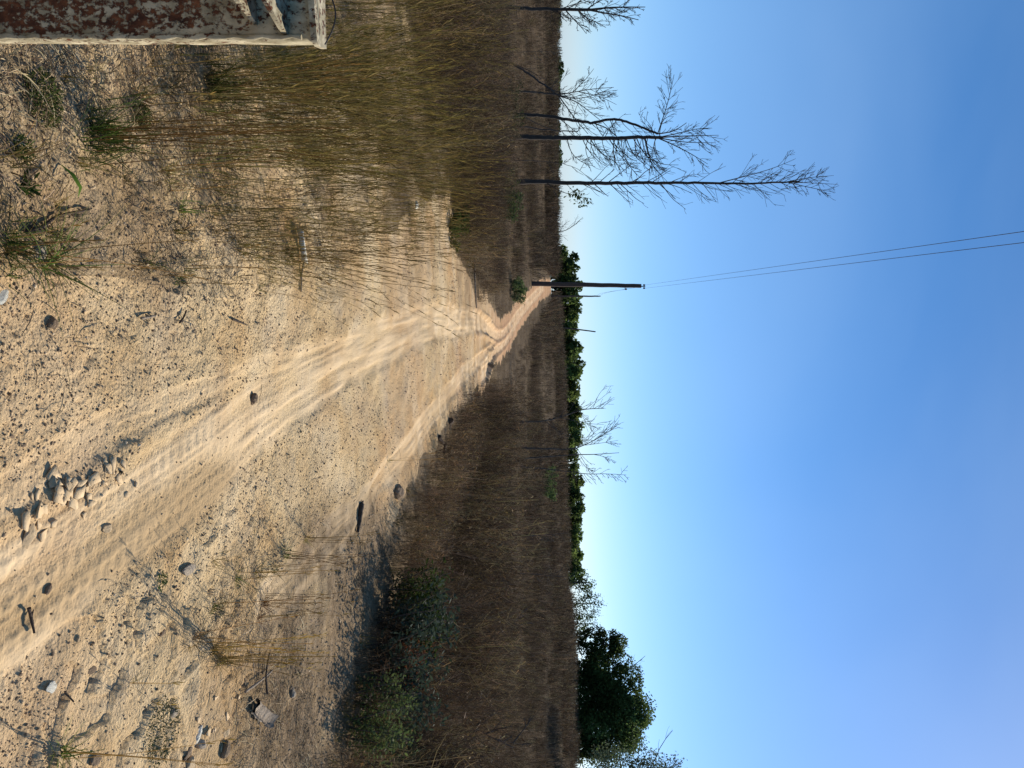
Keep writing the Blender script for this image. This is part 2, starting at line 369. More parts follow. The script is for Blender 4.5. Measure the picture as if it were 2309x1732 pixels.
mask = ramp(n, fm, [(.515, (0, 0, 0)), (.565, (1, 1, 1))])
rust = ramp(n, noise(n, O, 45, 6, .7), [(.3, (.018, .008, .006)), (.5, (.085, .03, .014)), (.7, (.24, .09, .035))])
paint = ramp(n, noise(n, O, 25, 5), [(.35, (.20, .165, .095)), (.65, (.52, .45, .30))])
n.links.new(mix(n, mask, rust, paint), b.inputs['Base Color']); bump(n, b, math_(n, 'ADD', math_(n, 'MULTIPLY', mask, .6), math_(n, 'MULTIPLY', noise(n, O, 120, 4), .4)), .7, .004); b.inputs['Roughness'].default_value = .75

# ------------------------------------------------------------------ ground mesh
def build_ground():
    th = np.concatenate([np.radians(np.arange(-180, -36, 3.0)), np.radians(np.linspace(-36, 36, 660)), np.radians(np.arange(39, 180, 3.0))])
    r = np.concatenate([[.25, .6, 1.0], np.geomspace(1.35, 40, 690), np.geomspace(41, 170, 90), np.geomspace(180, 6000, 26)])
    TH, RR = np.meshgrid(th, r); X = (RR * np.sin(TH)).ravel(); Y = (RR * np.cos(TH)).ravel()
    z = zones(X, Y); dirt, track, side, tr = z; streak = zones.streak
    Z = macro(X, Y) + relief(X, Y, *z)
    rr = np.hypot(X, Y)
    # ground cover zones
    e = fbm(X * .8, Y * .8, 111, 4)
    left = sst(-.1, -1.2, X + .05 * Y + .6) * sst(2.6, 4.5, Y) * .0
    leftgrass = (X < -.95 + .02 * Y) & (Y < 14) & (~dirt)
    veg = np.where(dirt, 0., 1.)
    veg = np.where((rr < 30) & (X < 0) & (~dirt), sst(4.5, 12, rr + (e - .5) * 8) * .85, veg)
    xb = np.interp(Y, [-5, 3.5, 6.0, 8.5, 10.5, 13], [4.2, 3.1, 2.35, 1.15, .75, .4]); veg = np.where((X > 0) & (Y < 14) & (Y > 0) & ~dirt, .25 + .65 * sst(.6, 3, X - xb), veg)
    litter = np.where((~dirt) & (X < 0) & (rr < 16), sst(.45, .66, e) * .5, 0.)
    bordr = sst(.55, 1.35, X - .02 * Y + (e - .5) * 1.3 - .1 * (Y - 4)) * (Y > 2.9) * (Y < 15) * sst(3.0, 4.2, Y)
    litter = np.where(dirt & (X > 0), np.clip(bordr * (.45 + .9 * fbm(X * 6, Y * 6, 117, 3)), 0, .95), litter)
    litter = np.where((X > 0) & (Y < 14) & ~dirt, .8, litter)
    strip = dirt & (X < 0) & (Y > 11) & (Y < 16) & (X < -1.0); litter = np.where(strip, .45 * sst(.4, .6, e), litter)
    red = (.2 * sst(8, 13, rr) + .6 * sst(14, 40, rr)) * dirt + (.25 * sst(.5, .7, fbm(X * .5, Y * .5, 121, 3))) * dirt * (rr < 20)
    dl = seg_dist(X, Y, smooth_line(gl([(0, 1440), (130, 1350), (280, 1240), (420, 1140), (520, 1060)])))[0] + (fbm(X * 2.5, Y * 2.5, 191, 3) - .5) * .22
    damp = (1 - sst(.05, .2, dl)) * dirt
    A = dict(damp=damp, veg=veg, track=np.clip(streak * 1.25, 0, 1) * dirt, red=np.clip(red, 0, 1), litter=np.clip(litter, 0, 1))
    nr, ncol = len(r), len(th)
    i = np.arange(nr - 1)[:, None] * ncol; j = np.arange(ncol)[None]; j2 = (j + 1) % ncol
    F = np.stack([i + j, i + j2, i + ncol + j2, i + ncol + j], -1).reshape(-1, 4)[:, ::-1]
    V = np.stack([X, Y, Z], 1)
    fd = dirt[F].sum(1) >= 2
    def sub(F_):
        u, inv = np.unique(F_, return_inverse=True)
        return V[u], inv.reshape(F_.shape), {k: a[u] for k, a in A.items()}
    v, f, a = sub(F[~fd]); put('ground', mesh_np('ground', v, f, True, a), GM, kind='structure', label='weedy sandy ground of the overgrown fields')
    v, f, a = sub(F[fd]); put('dirt_track', mesh_np('dirt_track', v, f, True, a), GM, kind='structure', label='bare sandy clay clearing and rutted dirt track')
build_ground()

# ------------------------------------------------------------------ plant prototypes (shared, instanced on stuff or copied)
def nrm(v): return v / (np.linalg.norm(v) + 1e-12)
def blade(g, base, az, length, lean, curve, wid, c, c2=None, seg=4, tip=.15):
    d = np.array([math.cos(az) * math.sin(lean), math.sin(az) * math.sin(lean), math.cos(lean)])
    out = np.array([math.cos(az), math.sin(az), 0]); pts = [np.array(base, float)]
    for k in range(seg):
        pts.append(pts[-1] + d * length / seg); d = nrm(d + out * curve / seg - np.array([0, 0, 1]) * max(curve, 0) * .35 / seg)
    a2 = az + math.pi / 2 + R.uniform(-.9, .9)
    g.ribbon(pts, np.linspace(1, tip, seg + 1) * wid, [math.cos(a2), math.sin(a2), 0], c, c2)
    return pts
def jit(c, v=.3):
    k = 1 + R.uniform(-v, v); return np.array([c[0] * k * (1 + R.uniform(-.08, .08)), c[1] * k, c[2] * k * (1 + R.uniform(-.12, .12))])
def wisp(ns=26, hmin=.5, hmax=1.15, spread=.16, green=.3, wid=.0026, lean=.20, basal=14):
    g = Geo()
    for _ in range(ns):
        az = R.uniform(0, 6.283); r = spread * math.sqrt(R.random()); L = R.uniform(hmin, hmax)
        c = jit((.5, .5, .45), .6); c2 = jit((.5, .42, .36), .5)
        pts = blade(g, (r * math.cos(az), r * math.sin(az), -.01), az + R.uniform(-1, 1), L, R.uniform(.0, lean), R.uniform(.0, .45), wid, c, c2, 5, .55)
        p = np.array(pts[-1]); q = np.array(pts[-2]); d = nrm(p - q)          # seed head
        for k in range(5):
            s = q + (p - q) * (k / 5.) ; a = R.uniform(0, 6.28)
            e = s + d * .05 + np.array([math.cos(a), math.sin(a), .2]) * .014
            g.ribbon([s, (s + e) / 2, e], [.0012, .0045, .0008], nrm(np.cross(d, [math.cos(a), math.sin(a), .1])), jit((.52, .46, .38), .5))
    for _ in range(basal):
        az = R.uniform(0, 6.283)
        blade(g, (R.gauss(0, spread * .3), R.gauss(0, spread * .3), -.01), az, R.uniform(.15, .42), R.uniform(.2, .8), R.uniform(.3, 1.1), .004, jit((.45, .55, .3) if R.random() < green + .3 else (.5, .4, .3)), None, 4, .1)
    return g.mesh('wisp')
def tuft(nb=40, lmin=.08, lmax=.24, wid=.0035, lean=(.1, 1.1), curve=(.2, 1.2), spread=.02, stems=0, sh=.5, dry=.3):
    g = Geo()
    for _ in range(nb):
        c = (.75, .55, .5) if R.random() < dry else (.5, .55, .45)
        blade(g, (R.gauss(0, spread), R.gauss(0, spread), -.012), R.uniform(0, 6.283), R.uniform(lmin, lmax), R.uniform(*lean), R.uniform(*curve), wid * R.uniform(.7, 1.2), jit(c, .3), jit((.6, .52, .4), .2), 4, .1)
    for _ in range(stems):
        blade(g, (R.gauss(0, spread), R.gauss(0, spread), 0), R.uniform(0, 6.283), sh * R.uniform(.6, 1.1), R.uniform(.02, .22), R.uniform(-.1, .25), .0028, jit((.62, .45, .32), .25), None, 5, .5)
    return g
def weed(ns=24, h=(.7, 1.35), spread=.22, branch=7, wid=.0045, bush=.5):
    g = Geo()
    for _ in range(ns):
        az = R.uniform(0, 6.283); r = spread * math.sqrt(R.random()); L = R.uniform(*h); c = jit((.5, .47, .45), .75)
        pts = blade(g, (r * math.cos(az), r * math.sin(az), -.03), az + R.uniform(-1, 1), L, R.uniform(0, .32), R.uniform(-.1, .3), wid * R.uniform(.6, 1.3), c, None, 4, .45)
        for _k in range(branch):
            t = R.uniform(.3, 1.0) * 3.99; i = int(t); p = pts[i] + (pts[min(i + 1, 4)] - pts[i]) * (t - i)
            l = L * R.uniform(.08, .3) * (1.25 - t / 4) * bush * 2; a = R.uniform(0, 6.283); e = R.uniform(.35, 1.15)
            d = np.array([math.cos(a) * math.cos(e), math.sin(a) * math.cos(e), math.sin(e)]); sd_ = nrm(np.cross(d, [R.uniform(-1, 1), R.uniform(-1, 1), .3]))
            g.ribbon([p, p + d * l * .55, p + d * l + np.array([0, 0, l * .15])], [wid * .55, wid * .5, wid * .25], sd_, jit(c, .3))
            if R.random() < .6:                     # withered leaf or seed head
                q = p + d * l * R.uniform(.4, 1); ll = R.uniform(.02, .05)
                g.ribbon([q, q + np.array([R.uniform(-1, 1), R.uniform(-1, 1), R.uniform(-1, .6)]) * ll], [ll * .35, ll * .15], nrm(np.array([R.uniform(-1, 1), R.uniform(-1, 1), R.uniform(-.5, .5)])), jit((.6, .5, .4), .4))
    return g.mesh('weed')
def herb(n_=160, r=.12, h=.06, leaf=.016):
    g = Geo()
    for _ in range(n_):
        a = R.uniform(0, 6.283); q = r * math.sqrt(R.random()); z = R.uniform(.0, h) * (1 - .6 * q / r)
        p = np.array([q * math.cos(a), q * math.sin(a), z]); d = nrm(np.array([R.uniform(-1, 1), R.uniform(-1, 1), R.uniform(.1, 1.2)])); l = leaf * R.uniform(.6, 1.4)
        g.ribbon([p, p + d * l * .5, p + d * l], [l * .12, l * .36, l * .08], nrm(np.cross(d, [R.uniform(-1, 1), R.uniform(-1, 1), .2])), jit((.5, .5, .5), .4))
        if R.random() < .2: g.ribbon([[p[0] * .6, p[1] * .6, 0], p], [.0015, .001], [math.cos(a + 1.5), math.sin(a + 1.5), 0], jit((.4, .35, .3)))
    return g.mesh('herb')

# ------------------------------------------------------------------ scatter through geometry nodes (only for stuff)
_ctr = [0]
def scatter(name, label, protos, pts, scale, rotz=None, tilt=None, mat=None):
    k = _ctr[0]; _ctr[0] += 1
    pc = bpy.data.collections.new('proto_%d' % k)
    for i, me in enumerate(protos):
        if mat is not None and not me.materials: me.materials.append(mat)
        pc.objects.link(bpy.data.objects.new('proto_%d_%02d' % (k, i), me))
    pts = np.asarray(pts, np.float32); n_ = len(pts)
    me = bpy.data.meshes.new(name); me.vertices.add(n_); me.vertices.foreach_set('co', pts.ravel())
    def fa(nm, typ, v, key):
        a = me.attributes.new(nm, typ, 'POINT'); a.data.foreach_set(key, np.asarray(v).ravel())
    rz = rng.uniform(0, 6.283, n_) if rotz is None else rotz
    tl = np.zeros((n_, 2)) if tilt is None else tilt
    sca = np.asarray(scale, np.float32)
    if sca.ndim == 1: sca = np.stack([sca] * 3, 1)
    fa('rot', 'FLOAT_VECTOR', np.stack([tl[:, 0], tl[:, 1], rz], 1).astype(np.float32), 'vector')
    fa('sca', 'FLOAT_VECTOR', sca.astype(np.float32), 'vector')
    fa('idx', 'INT', rng.integers(0, len(protos), n_).astype(np.int32), 'value')
    o = put(name, me, kind='stuff', label=label)
    ng = bpy.data.node_groups.new('scatter_' + name, 'GeometryNodeTree')
    ng.interface.new_socket('Geometry', in_out='INPUT', socket_type='NodeSocketGeometry'); ng.interface.new_socket('Geometry', in_out='OUTPUT', socket_type='NodeSocketGeometry')
    L = ng.links; gi = ng.nodes.new('NodeGroupInput'); go = ng.nodes.new('NodeGroupOutput'); iop = ng.nodes.new('GeometryNodeInstanceOnPoints')
    ci = ng.nodes.new('GeometryNodeCollectionInfo'); ci.inputs['Collection'].default_value = pc; ci.inputs['Separate Children'].default_value = True; ci.inputs['Reset Children'].default_value = True
    def na(nm, typ):
        a = ng.nodes.new('GeometryNodeInputNamedAttribute'); a.data_type = typ; a.inputs['Name'].default_value = nm; return a.outputs[0]
    L.new(gi.outputs[0], iop.inputs['Points']); L.new(ci.outputs[0], iop.inputs['Instance']); iop.inputs['Pick Instance'].default_value = True
    L.new(na('idx', 'INT'), iop.inputs['Instance Index'])
    e2r = ng.nodes.new('FunctionNodeEulerToRotation'); L.new(na('rot', 'FLOAT_VECTOR'), e2r.inputs[0]); L.new(e2r.outputs[0], iop.inputs['Rotation'])
    L.new(na('sca', 'FLOAT_VECTOR'), iop.inputs['Scale']); L.new(iop.outputs[0], go.inputs[0])
    md = o.modifiers.new('scatter', 'NODES'); md.node_group = ng
    return o
def polar_pts(n_, r0, r1, a0, a1, p=1.0):
    """random points; p=1 even per area, smaller p crowds them near the camera"""
    q = rng.random(n_); r = (r0 ** (2 * p) + q * (r1 ** (2 * p) - r0 ** (2 * p))) ** (1 / (2 * p)) if p > 0 else r0 * (r1 / r0) ** q
    a = np.radians(rng.uniform(a0, a1, n_)); return r * np.sin(a), r * np.cos(a), r

# --- far and middle fields of dead weeds
def fields():
    protos = [weed(15, (.45, 1.4), .2, 8, .0065, .55) for _ in range(8)]
    farp = [weed(11, (.5, 1.3), .5, 6, .026, .6) for _ in range(6)]
    # middle distance
    X, Y, r = polar_pts(15000, 5, 60, -38, 38, .35)
    d, t, s, _ = zones(X, Y); k = ~d
    rj = r + (fbm(X * .6, Y * .6, 143, 3) - .5) * 7 + rng.normal(0, .8, len(X)); k &= ~((X < 0) & (rj < 9.3)) & ~((X < 0) & (r < 6.5))
    xb0 = np.interp(Y, [-5, 3.5, 6.0, 8.5, 10.5, 13], [4.2, 3.1, 2.35, 1.15, .75, .4]); k &= ~((X > 0) & (Y < 13) & (X - xb0 < 3.0) & (rng.random(len(X)) < .5))
    dn = fbm(X * .5, Y * .5, 131, 3); k &= (rng.random(len(X)) < .12 + 1.1 * sst(.36, .56, dn))
    X, Y, r = X[k], Y[k], r[k]
    Z = macro(X, Y)
    hs = .35 + 1.15 * sst(.25, .75, fbm(X * .4, Y * .4, 137, 3))
    xb = np.interp(Y, [-5, 3.5, 6.0, 8.5, 10.5, 13], [4.2, 3.1, 2.35, 1.15, .75, .4])
    hs = hs * np.where((X > 0) & (Y < 13), .22 + .78 * sst(1.0, 5.0, X - xb), 1.0)
    rd = seg_dist(X, Y, ROAD)[0]; hs = hs * (.3 + .7 * sst(.8, 5.0, rd)) * (1 - .58 * sst(17, 27, r))
    hs = np.where((X < 0) & (r < 24), np.minimum(hs, .68), hs)
    sc_ = hs * rng.uniform(.8, 1.2, len(X)); wide = 1 + sst(20, 60, r) * .6
    scatter('dead_weeds', 'dense brown dead weeds covering the fields', protos, np.stack([X, Y, Z], 1), np.stack([sc_ * wide, sc_ * wide, sc_], 1), mat=WEED, tilt=rng.normal(0, .08, (len(X), 2)))
    # taller, darker stalks standing out of the mass, and brushy clumps
    tallp = [weed(7, (1.1, 1.9), .25, 16, .008, .7) for _ in range(5)]
    X, Y, r = polar_pts(1500, 7, 110, -38, 38, .3); d, *_ = zones(X, Y)
    k = ~d & ~((X < 0) & (r < 22)); xb = np.interp(Y, [-5, 3.5, 6.0, 8.5, 10.5, 13], [4.2, 3.1, 2.35, 1.15, .75, .4]); k &= ~((Y < 13) & (X > 0) & (X - xb < 1.6)); X, Y, r = X[k], Y[k], r[k]
    k = (r < 19) | (rng.random(len(X)) < .35); X, Y, r = X[k], Y[k], r[k]; sc_ = rng.uniform(.55, 1.05, len(X)) * (1 - .45 * sst(17, 27, r)); scatter('tall_weeds', 'scattered taller dark stalks standing above the dead weeds', tallp, np.stack([X, Y, macro(X, Y)], 1), np.stack([sc_ * 1.2, sc_ * 1.2, sc_], 1), mat=WEED, tilt=rng.normal(0, .1, (len(X), 2)))
    # low growth where the clearing ends
    lowp = [weed(16, (.25, .6), .16, 5, .0035, .6) for _ in range(5)]
    Y = rng.uniform(3.4, 13, 1300); xb = np.interp(Y, [-5, 3.5, 6.0, 8.5, 10.5, 13], [4.2, 3.1, 2.35, 1.15, .75, .4]); X = xb + rng.uniform(-.35, 2.6, len(Y)) 
    d, *_ = zones(X, Y); k = (~d) | ((rng.random(len(X)) < .3) & (X > xb - .3)); X, Y = X[k], Y[k]
    sc_ = rng.uniform(.35, 1.0, len(X)); scatter('low_weeds', 'low dry weeds along the far border of the clearing', lowp, np.stack([X, Y, height(X, Y)], 1), sc_, mat=WEED, tilt=rng.normal(0, .15, (len(X), 2)))
    X = rng.uniform(-9, -.5, 1500); Y = rng.uniform(10.8, 16, 1500); d, *_ = zones(X, Y); k = (~d) & (rng.random(len(X)) < sst(.35, .6, fbm(X * .7, Y * .7, 141, 3))); X, Y = X[k], Y[k]
    scatter('strip_weeds', 'low dry weeds on the strip between the tall grass and the lower field', lowp, np.stack([X, Y, height(X, Y)], 1), rng.uniform(.3, .9, len(X)), mat=WEED, tilt=rng.normal(0, .15, (len(X), 2)))
    X, Y, r = polar_pts(24000, 20, 150, -38, 38, .3)
    d, *_ = zones(X, Y); d |= seg_dist(X, Y, ROAD)[0] < 2.2; X, Y, r = X[~d], Y[~d], r[~d]
    sc_ = (.3 + 1.0 * sst(.25, .75, fbm(X * .12, Y * .12, 139, 3))) * rng.uniform(.7, 1.25, len(X)) * (.45 + .55 * sst(40, 90, r)); wd = (1.0 + r / 120) * (.55 + .45 * sst(25, 60, r))
    scatter('far_weeds', 'far brown field of withered weeds below the tree line', farp, np.stack([X, Y, macro(X, Y)], 1), np.stack([sc_ * wd, sc_ * wd, sc_], 1), mat=WEEDFAR)
fields()

# --- tall thin grass on the left
def tall_grass():
    protos = [wisp(12, .4, 1.1, .12, .3, .0036) for _ in range(9)]
    X = []; Y = []; S = []
    cand_x, cand_y = [], []
    for _ in range(105):
        px = R.uniform(300, 960); py = R.uniform(20, 600)
        # thinner towards the camera and towards the clearing
        p = np.interp(px, [300, 430, 520, 700, 960], [.04, .2, .6, .9, 1.0]) * np.interp(py, [20, 130, 230, 480, 600], [.3, .6, 1.0, .85, .3])
        if px < 640: p *= .5
        if px < 620 and py < 140: p *= .5
        if px > 780 and py > 520 - (px - 780) * .25: p *= .15
        if R.random() > p: continue
        x, y = gnd(px, py)
        for _k in range(R.randint(3, 8)):
            X.append(x + R.gauss(0, .17)); Y.append(y + R.gauss(0, .2)); S.append(R.uniform(.55, 1.08))
    X = np.array(X); Y = np.array(Y); S = np.array(S)
    # more to the back
    X2, Y2, r2 = polar_pts(170, 6.0, 13, -34, -4, .8); d, *_ = zones(X2, Y2)
    k = (~d) & ~((X2 > -4.2) & (Y2 > 10.5)); X2, Y2 = X2[k], Y2[k]
    X = np.concatenate([X, X2]); Y = np.concatenate([Y, Y2]); S = np.concatenate([S, rng.uniform(.55, 1.0, len(X2))])
    scatter('tall_grass', 'tall thin olive and straw grass standing between the rusty post and the clearing', protos, np.stack([X, Y, height(X, Y)], 1), S, mat=STRAW, tilt=np.stack([rng.normal(0, .05, len(X)), rng.normal(.05, .07, len(X))], 1), rotz=rng.normal(0, .5, len(X)))
tall_grass()

# --- grit and litter lying on the ground
def pebble_mesh(seed, sub=1):
    rr_ = random.Random(seed); import bmesh
    bm = bmesh.new(); bmesh.ops.create_icosphere(bm, subdivisions=sub, radius=1.0)
    s = (rr_.uniform(.7, 1.3), rr_.uniform(.7, 1.2), rr_.uniform(.45, .8)); off = [Vector((rr_.uniform(-1, 1), rr_.uniform(-1, 1), rr_.uniform(-1, 1))).normalized() for _ in range(5)]; cut = [rr_.uniform(.55, .9) for _ in off]
    for v in bm.verts:
        for o, c in zip(off, cut):
            d = v.co.dot(o)
            if d > c: v.co -= o * (d - c)
        v.co *= 1 + rr_.uniform(-.08, .08); v.co.x *= s[0]; v.co.y *= s[1]; v.co.z *= s[2]
    me = bpy.data.meshes.new('pebble'); bm.to_mesh(me); bm.free()
    a = me.attributes.new('tint', 'FLOAT_COLOR', 'POINT'); a.data.foreach_set('color', np.full(len(me.vertices) * 4, .5, np.float32))
    return me
def ground_bits():
    X, Y, r = polar_pts(130000, 1.5, 15, -34, 34, .2)
    d, t, s, _ = zones(X, Y); e = fbm(X * 1.4, Y * 1.4, 151, 3)
    k = (rng.random(len(X)) < (.22 + 1.4 * sst(.40, .66, e))) & (rng.random(len(X)) > t * .93)
    X, Y, r = X[k], Y[k], r[k]
    sz = np.minimum(rng.lognormal(-6.15, .5, len(X)), .006) * (.85 + r * .09)
    scatter('gravel', 'loose grit and crumbs of clay strewn over the clearing', [pebble_mesh(i) for i in range(6)], np.stack([X, Y, height(X, Y) + sz * .25], 1), sz, mat=GRIT, tilt=rng.normal(0, .5, (len(X), 2)))
    # dry stalk litter
    pr = []
    for _ in range(7):
        g = Geo()
        for _k in range(14):
            a = R.uniform(0, 6.28); p = np.array([R.gauss(0, .09), R.gauss(0, .09), R.uniform(.002, .02)]); l = R.uniform(.02, .11)
            d_ = np.array([math.cos(a), math.sin(a), R.uniform(-.08, .18)]); g.ribbon([p, p + d_ * l * .5 + np.array([0, 0, .006]), p + d_ * l], [.002, .003, .0015], nrm(np.array([-d_[1], d_[0], R.uniform(-.7, .7)])), jit((.5, .5, .5), .5))
        pr.append(g.mesh('stalks'))
    X, Y, r = polar_pts(15000, 1.5, 15, -34, 34, .4)
    d, t, s, _ = zones(X, Y); e = fbm(X * 1.2, Y * 1.2, 157, 3)
    w_ = np.where(~d, .06 + .55 * sst(.46, .66, e), np.where((X > .7 + .0 * Y) & (Y > 3.2), sst(.35, .6, e) * sst(.5, 1.4, X - .1 * (Y - 4)), .012))
    k = rng.random(len(X)) < w_ * (1 - t); X, Y = X[k], Y[k]
    scatter('stalk_litter', 'dry broken stalks and straw lying on the sand', pr, np.stack([X, Y, height(X, Y)], 1), rng.uniform(.6, 1.3, len(X)), mat=TWIGLITTER)
    # short sprouts along the field borders
    X, Y, r = polar_pts(5000, 2, 16, -34, 34, .45)
    d, t, s, _ = zones(X, Y); e = fbm(X * .9, Y * .9, 163, 3)
    k = (~d) & (rng.random(len(X)) < .05 + .5 * sst(.5, .7, e)); X, Y = X[k], Y[k]
    scatter('short_grass', 'short dry and green sprouts between the tall grass', [tuft(26, .05, .2, .004).mesh('sprout') for _ in range(5)], np.stack([X, Y, height(X, Y)], 1), rng.uniform(.5, 1.3, len(X)), mat=STRAW)
ground_bits()

# ------------------------------------------------------------------ rusty post beside the camera
def box_geo(g, x0, x1, y0, y1, z0, z1, c=None):
    V = [(x, y, z) for z in (z0, z1) for y in (y0, y1) for x in (x0, x1)]
    g.add(V, [(0, 2, 3, 1), (4, 5, 7, 6), (0, 1, 5, 4), (1, 3, 7, 5), (3, 2, 6, 7), (2, 0, 4, 6)], c)
def bevel(o, wd=.003, seg=2):
    m = o.modifiers.new('bevel', 'BEVEL'); m.width = wd; m.segments = seg; m.limit_method = 'ANGLE'
def build_post():
    p = at(715, 86, 1.36); top = p.z
    base = h1(p.x, p.y); p.x -= (top - base) * .03
    t = thing('rusty_post', 'rusty steel channel post with peeling white paint and welded plates', 'post', (p.x, p.y, base), (0, .03, math.radians(13)))
    H = top - base; W = .15
    # local frame: x runs along the web from its outer edge at 0 to -W, y points away from the camera
    g = Geo(); nz = 26
    prof = [(-W, .045), (-W, .004), (-W + .006, 0), (-.010, 0), (-.003, .003), (0, .010), (0, .048), (-.009, .048), (-.009, .011), (-W + .009, .011), (-W + .009, .045)]
    V = []; 
    for k in range(nz + 1):
        z = -.35 + (H + .35 - .012) * k / nz
        for i, (x, y) in enumerate(prof):
            V.append((x + R.uniform(-.0012, .0012), y + R.uniform(-.0012, .0012), z))
    m = len(prof); F = [(k * m + i, k * m + (i + 1) % m, (k + 1) * m + (i + 1) % m, (k + 1) * m + i) for k in range(nz) for i in range(m)]
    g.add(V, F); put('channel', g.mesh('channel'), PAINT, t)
    def plate(name, z, x1, proj, th, tilt):
        g = Geo(); out = [(-W - .03, 0), (x1, 0), (x1 - .006, -.018), (x1 - .034, -proj * .95), (-W - .03, -proj * 1.1)]
        n_ = len(out); V = [(x, y - .0005, z + tilt * y + th * s) for s in (0, 1) for x, y in out]
        V = np.array(V); V[:, 2] += np.array([R.uniform(-.0025, .0025) for _ in V])
        Fq = [(i, (i + 1) % n_, n_ + (i + 1) % n_, n_ + i) for i in range(n_)]
        g.add(V, Fq); g.add(V, [(n_, n_ + 1, n_ + 2), (n_, n_ + 2, n_ + 3), (n_, n_ + 3, n_ + 4), (2, 1, 0), (3, 2, 0), (4, 3, 0)])
        o = put(name, g.mesh(name), PAINT, t); return o
    plate('gusset_plate', H - .118, -.024, .12, .009, .02)
    plate('gusset_plate', H - .064, -.008, .105, .009, .02)
    g = Geo(); out = [(-W - .03, .06), (.006, .055), (.010, .01), (.004, -.012), (-.03, -.016), (-W - .03, -.03)]
    V = np.array([(x, y, H - .011 + .012 * s - .05 * y) for s in (0, 1) for x, y in out]); V[:, 2] += np.array([R.uniform(-.0015, .0015) for _ in V])
    n_ = 6; g.add(V, [(i, n_ + i, n_ + (i + 1) % n_, (i + 1) % n_) for i in range(n_)]); g.add(V, [(n_, n_ + i, n_ + i + 1) for i in range(1, 5)] + [(i + 1, i, 0) for i in range(1, 5)])
    put('cap_plate', g.mesh('cap_plate'), PAINT, t)
    # weld beads along the edge and a thin wire loop at the top
    g = Geo(); g.tube([(-.004 + .0015 * math.sin(k * 2.1), -.001, .02 + (H - .05) * k / 60) for k in range(61)], [.0045 + R.uniform(-.0015, .0015) for _ in range(61)], 6); put('weld_bead', g.mesh('weld_bead'), PAINT, t)
    g = Geo(); g.tube([(-.10 + .105 * k / 14, .02, H + .006 + .022 * math.sin(math.pi * k / 14)) for k in range(15)], .0014, 5); put('wire_loop', g.mesh('wire_loop'), IRON, t)
build_post()

# ------------------------------------------------------------------ power line
def pole(name, label, pb, ptop, r0, r1, ins=True, group=None):
    t = thing(name, label, 'pole', pb, group=group)
    d = ptop - pb; g = Geo(); nn = 14
    g.tube([Vector((0, 0, -.4)) * 1.0] + [d * (k / nn) + Vector((R.uniform(-.012, .012), 0, 0)) for k in range(1, nn + 1)], np.linspace(r0, r1, nn + 1), 10)
    put('shaft', g.mesh('shaft', True), POLEW, t)
    if ins:
        g = Geo(); g.tube([d + Vector((.02, 0, -.05)), d + Vector((.04, 0, .30))], .035, 6); put('top_pin', g.mesh('top_pin'), IRON, t)
        g = Geo(); g.tube([d + Vector((-.14, 0, .2)), d + Vector((.2, 0, .2))], .025, 6); ca = put('crossarm', g.mesh('crossarm'), IRON, t)
        for dx in (-.11, .13):
            g = Geo(); c0 = d + Vector((.04 + dx, 0, .2)); g.tube([c0 + Vector((0, 0, z)) for z in (-.07, -.03, 0, .03, .08, .10)], [.03, .06, .04, .06, .045, .01], 8); put('insulator', g.mesh('insulator', True), PORC, ca)
        c0 = d + Vector((.24, -.1, -1.15)); g = Geo(); g.tube([d + Vector((.1, -.1, -1.2)), c0 + Vector((0, 0, -.08))], .018, 5); bk = put('bracket', g.mesh('bracket'), IRON, t)
        g = Geo(); g.tube([c0 + Vector((0, 0, z)) for z in (-.08, -.03, 0, .03, .09)], [.03, .075, .05, .075, .03], 8); put('insulator', g.mesh('insulator', True), PORC, bk)
    return t
def power_line():
    Y1 = 58; a = at(1190, 640, Y1); tp = at(1446, 645, Y1); pb = Vector((a.x, Y1, float(macro(a.x, Y1))))
    pole('utility_pole', 'tall dark wooden utility pole standing beside the dirt track', pb, tp, .19, .15)
    Y2 = 105; a = at(1250, 668, Y2); tp2 = at(1350, 668, Y2); pb2 = Vector((a.x, Y2, float(macro(a.x, Y2))))
    p2 = pole('utility_pole', 'thin far utility pole rising out of the tree line', pb2, tp2, .13, .09, False)
    g = Geo(); d = tp2 - pb2; g.tube([d + Vector((0, 0, z)) for z in (0, .1, .2, .3)], [.05, .1, .06, .03], 6); put('insulator', g.mesh('insulator'), PORC, p2)
    Y3 = 140; tp3 = at(1343, 748, Y3); a = at(1262, 736, Y3); pb3 = Vector((a.x, Y3, float(macro(a.x, Y3))))
    pole('utility_pole', 'leaning far pole without wires poking out above the trees', pb3, tp3, .14, .11, False)
    def wire(label, pts, r):
        g = Geo(); g.tube(pts, r, 5, cap=False); put('overhead_wire', g.mesh('wire'), WIRE, label=label, category='wire', group='overhead wires of the power line')
    for (px, dx, r, lab) in ((522, -.07, .0055, 'overhead wire crossing the sky, the one nearer the dead trees'), (547, .17, .0055, 'overhead wire crossing the sky, the one farther from the dead trees')):
        A = tp + Vector((dx, 0, .28)); B = at(2309, px, 11.5); D = (A - B)
        pts = [B - D * .75 + D * s - Vector((0, 0, 4 * .25 * max(0, (s - .75)) * max(0, 1.75 - s))) * 0 for s in np.linspace(0, 1.75, 40)]
        wire(lab, pts, r)
    for dx, lab in ((.24, 'faint sagging wire from the near pole to the far pole, lower of the two'), (.04, 'faint sagging wire from the near pole to the far pole, upper of the two')):
        A = tp + Vector((dx, 0, -1.1 if dx > .1 else .2)); B = tp2 + Vector((0, 0, .15 if dx > .1 else .3))
        wire(lab, [A + (B - A) * s - Vector((0, 0, 1.0 * 4 * s * (1 - s))) for s in np.linspace(0, 1, 24)], .008)
power_line()

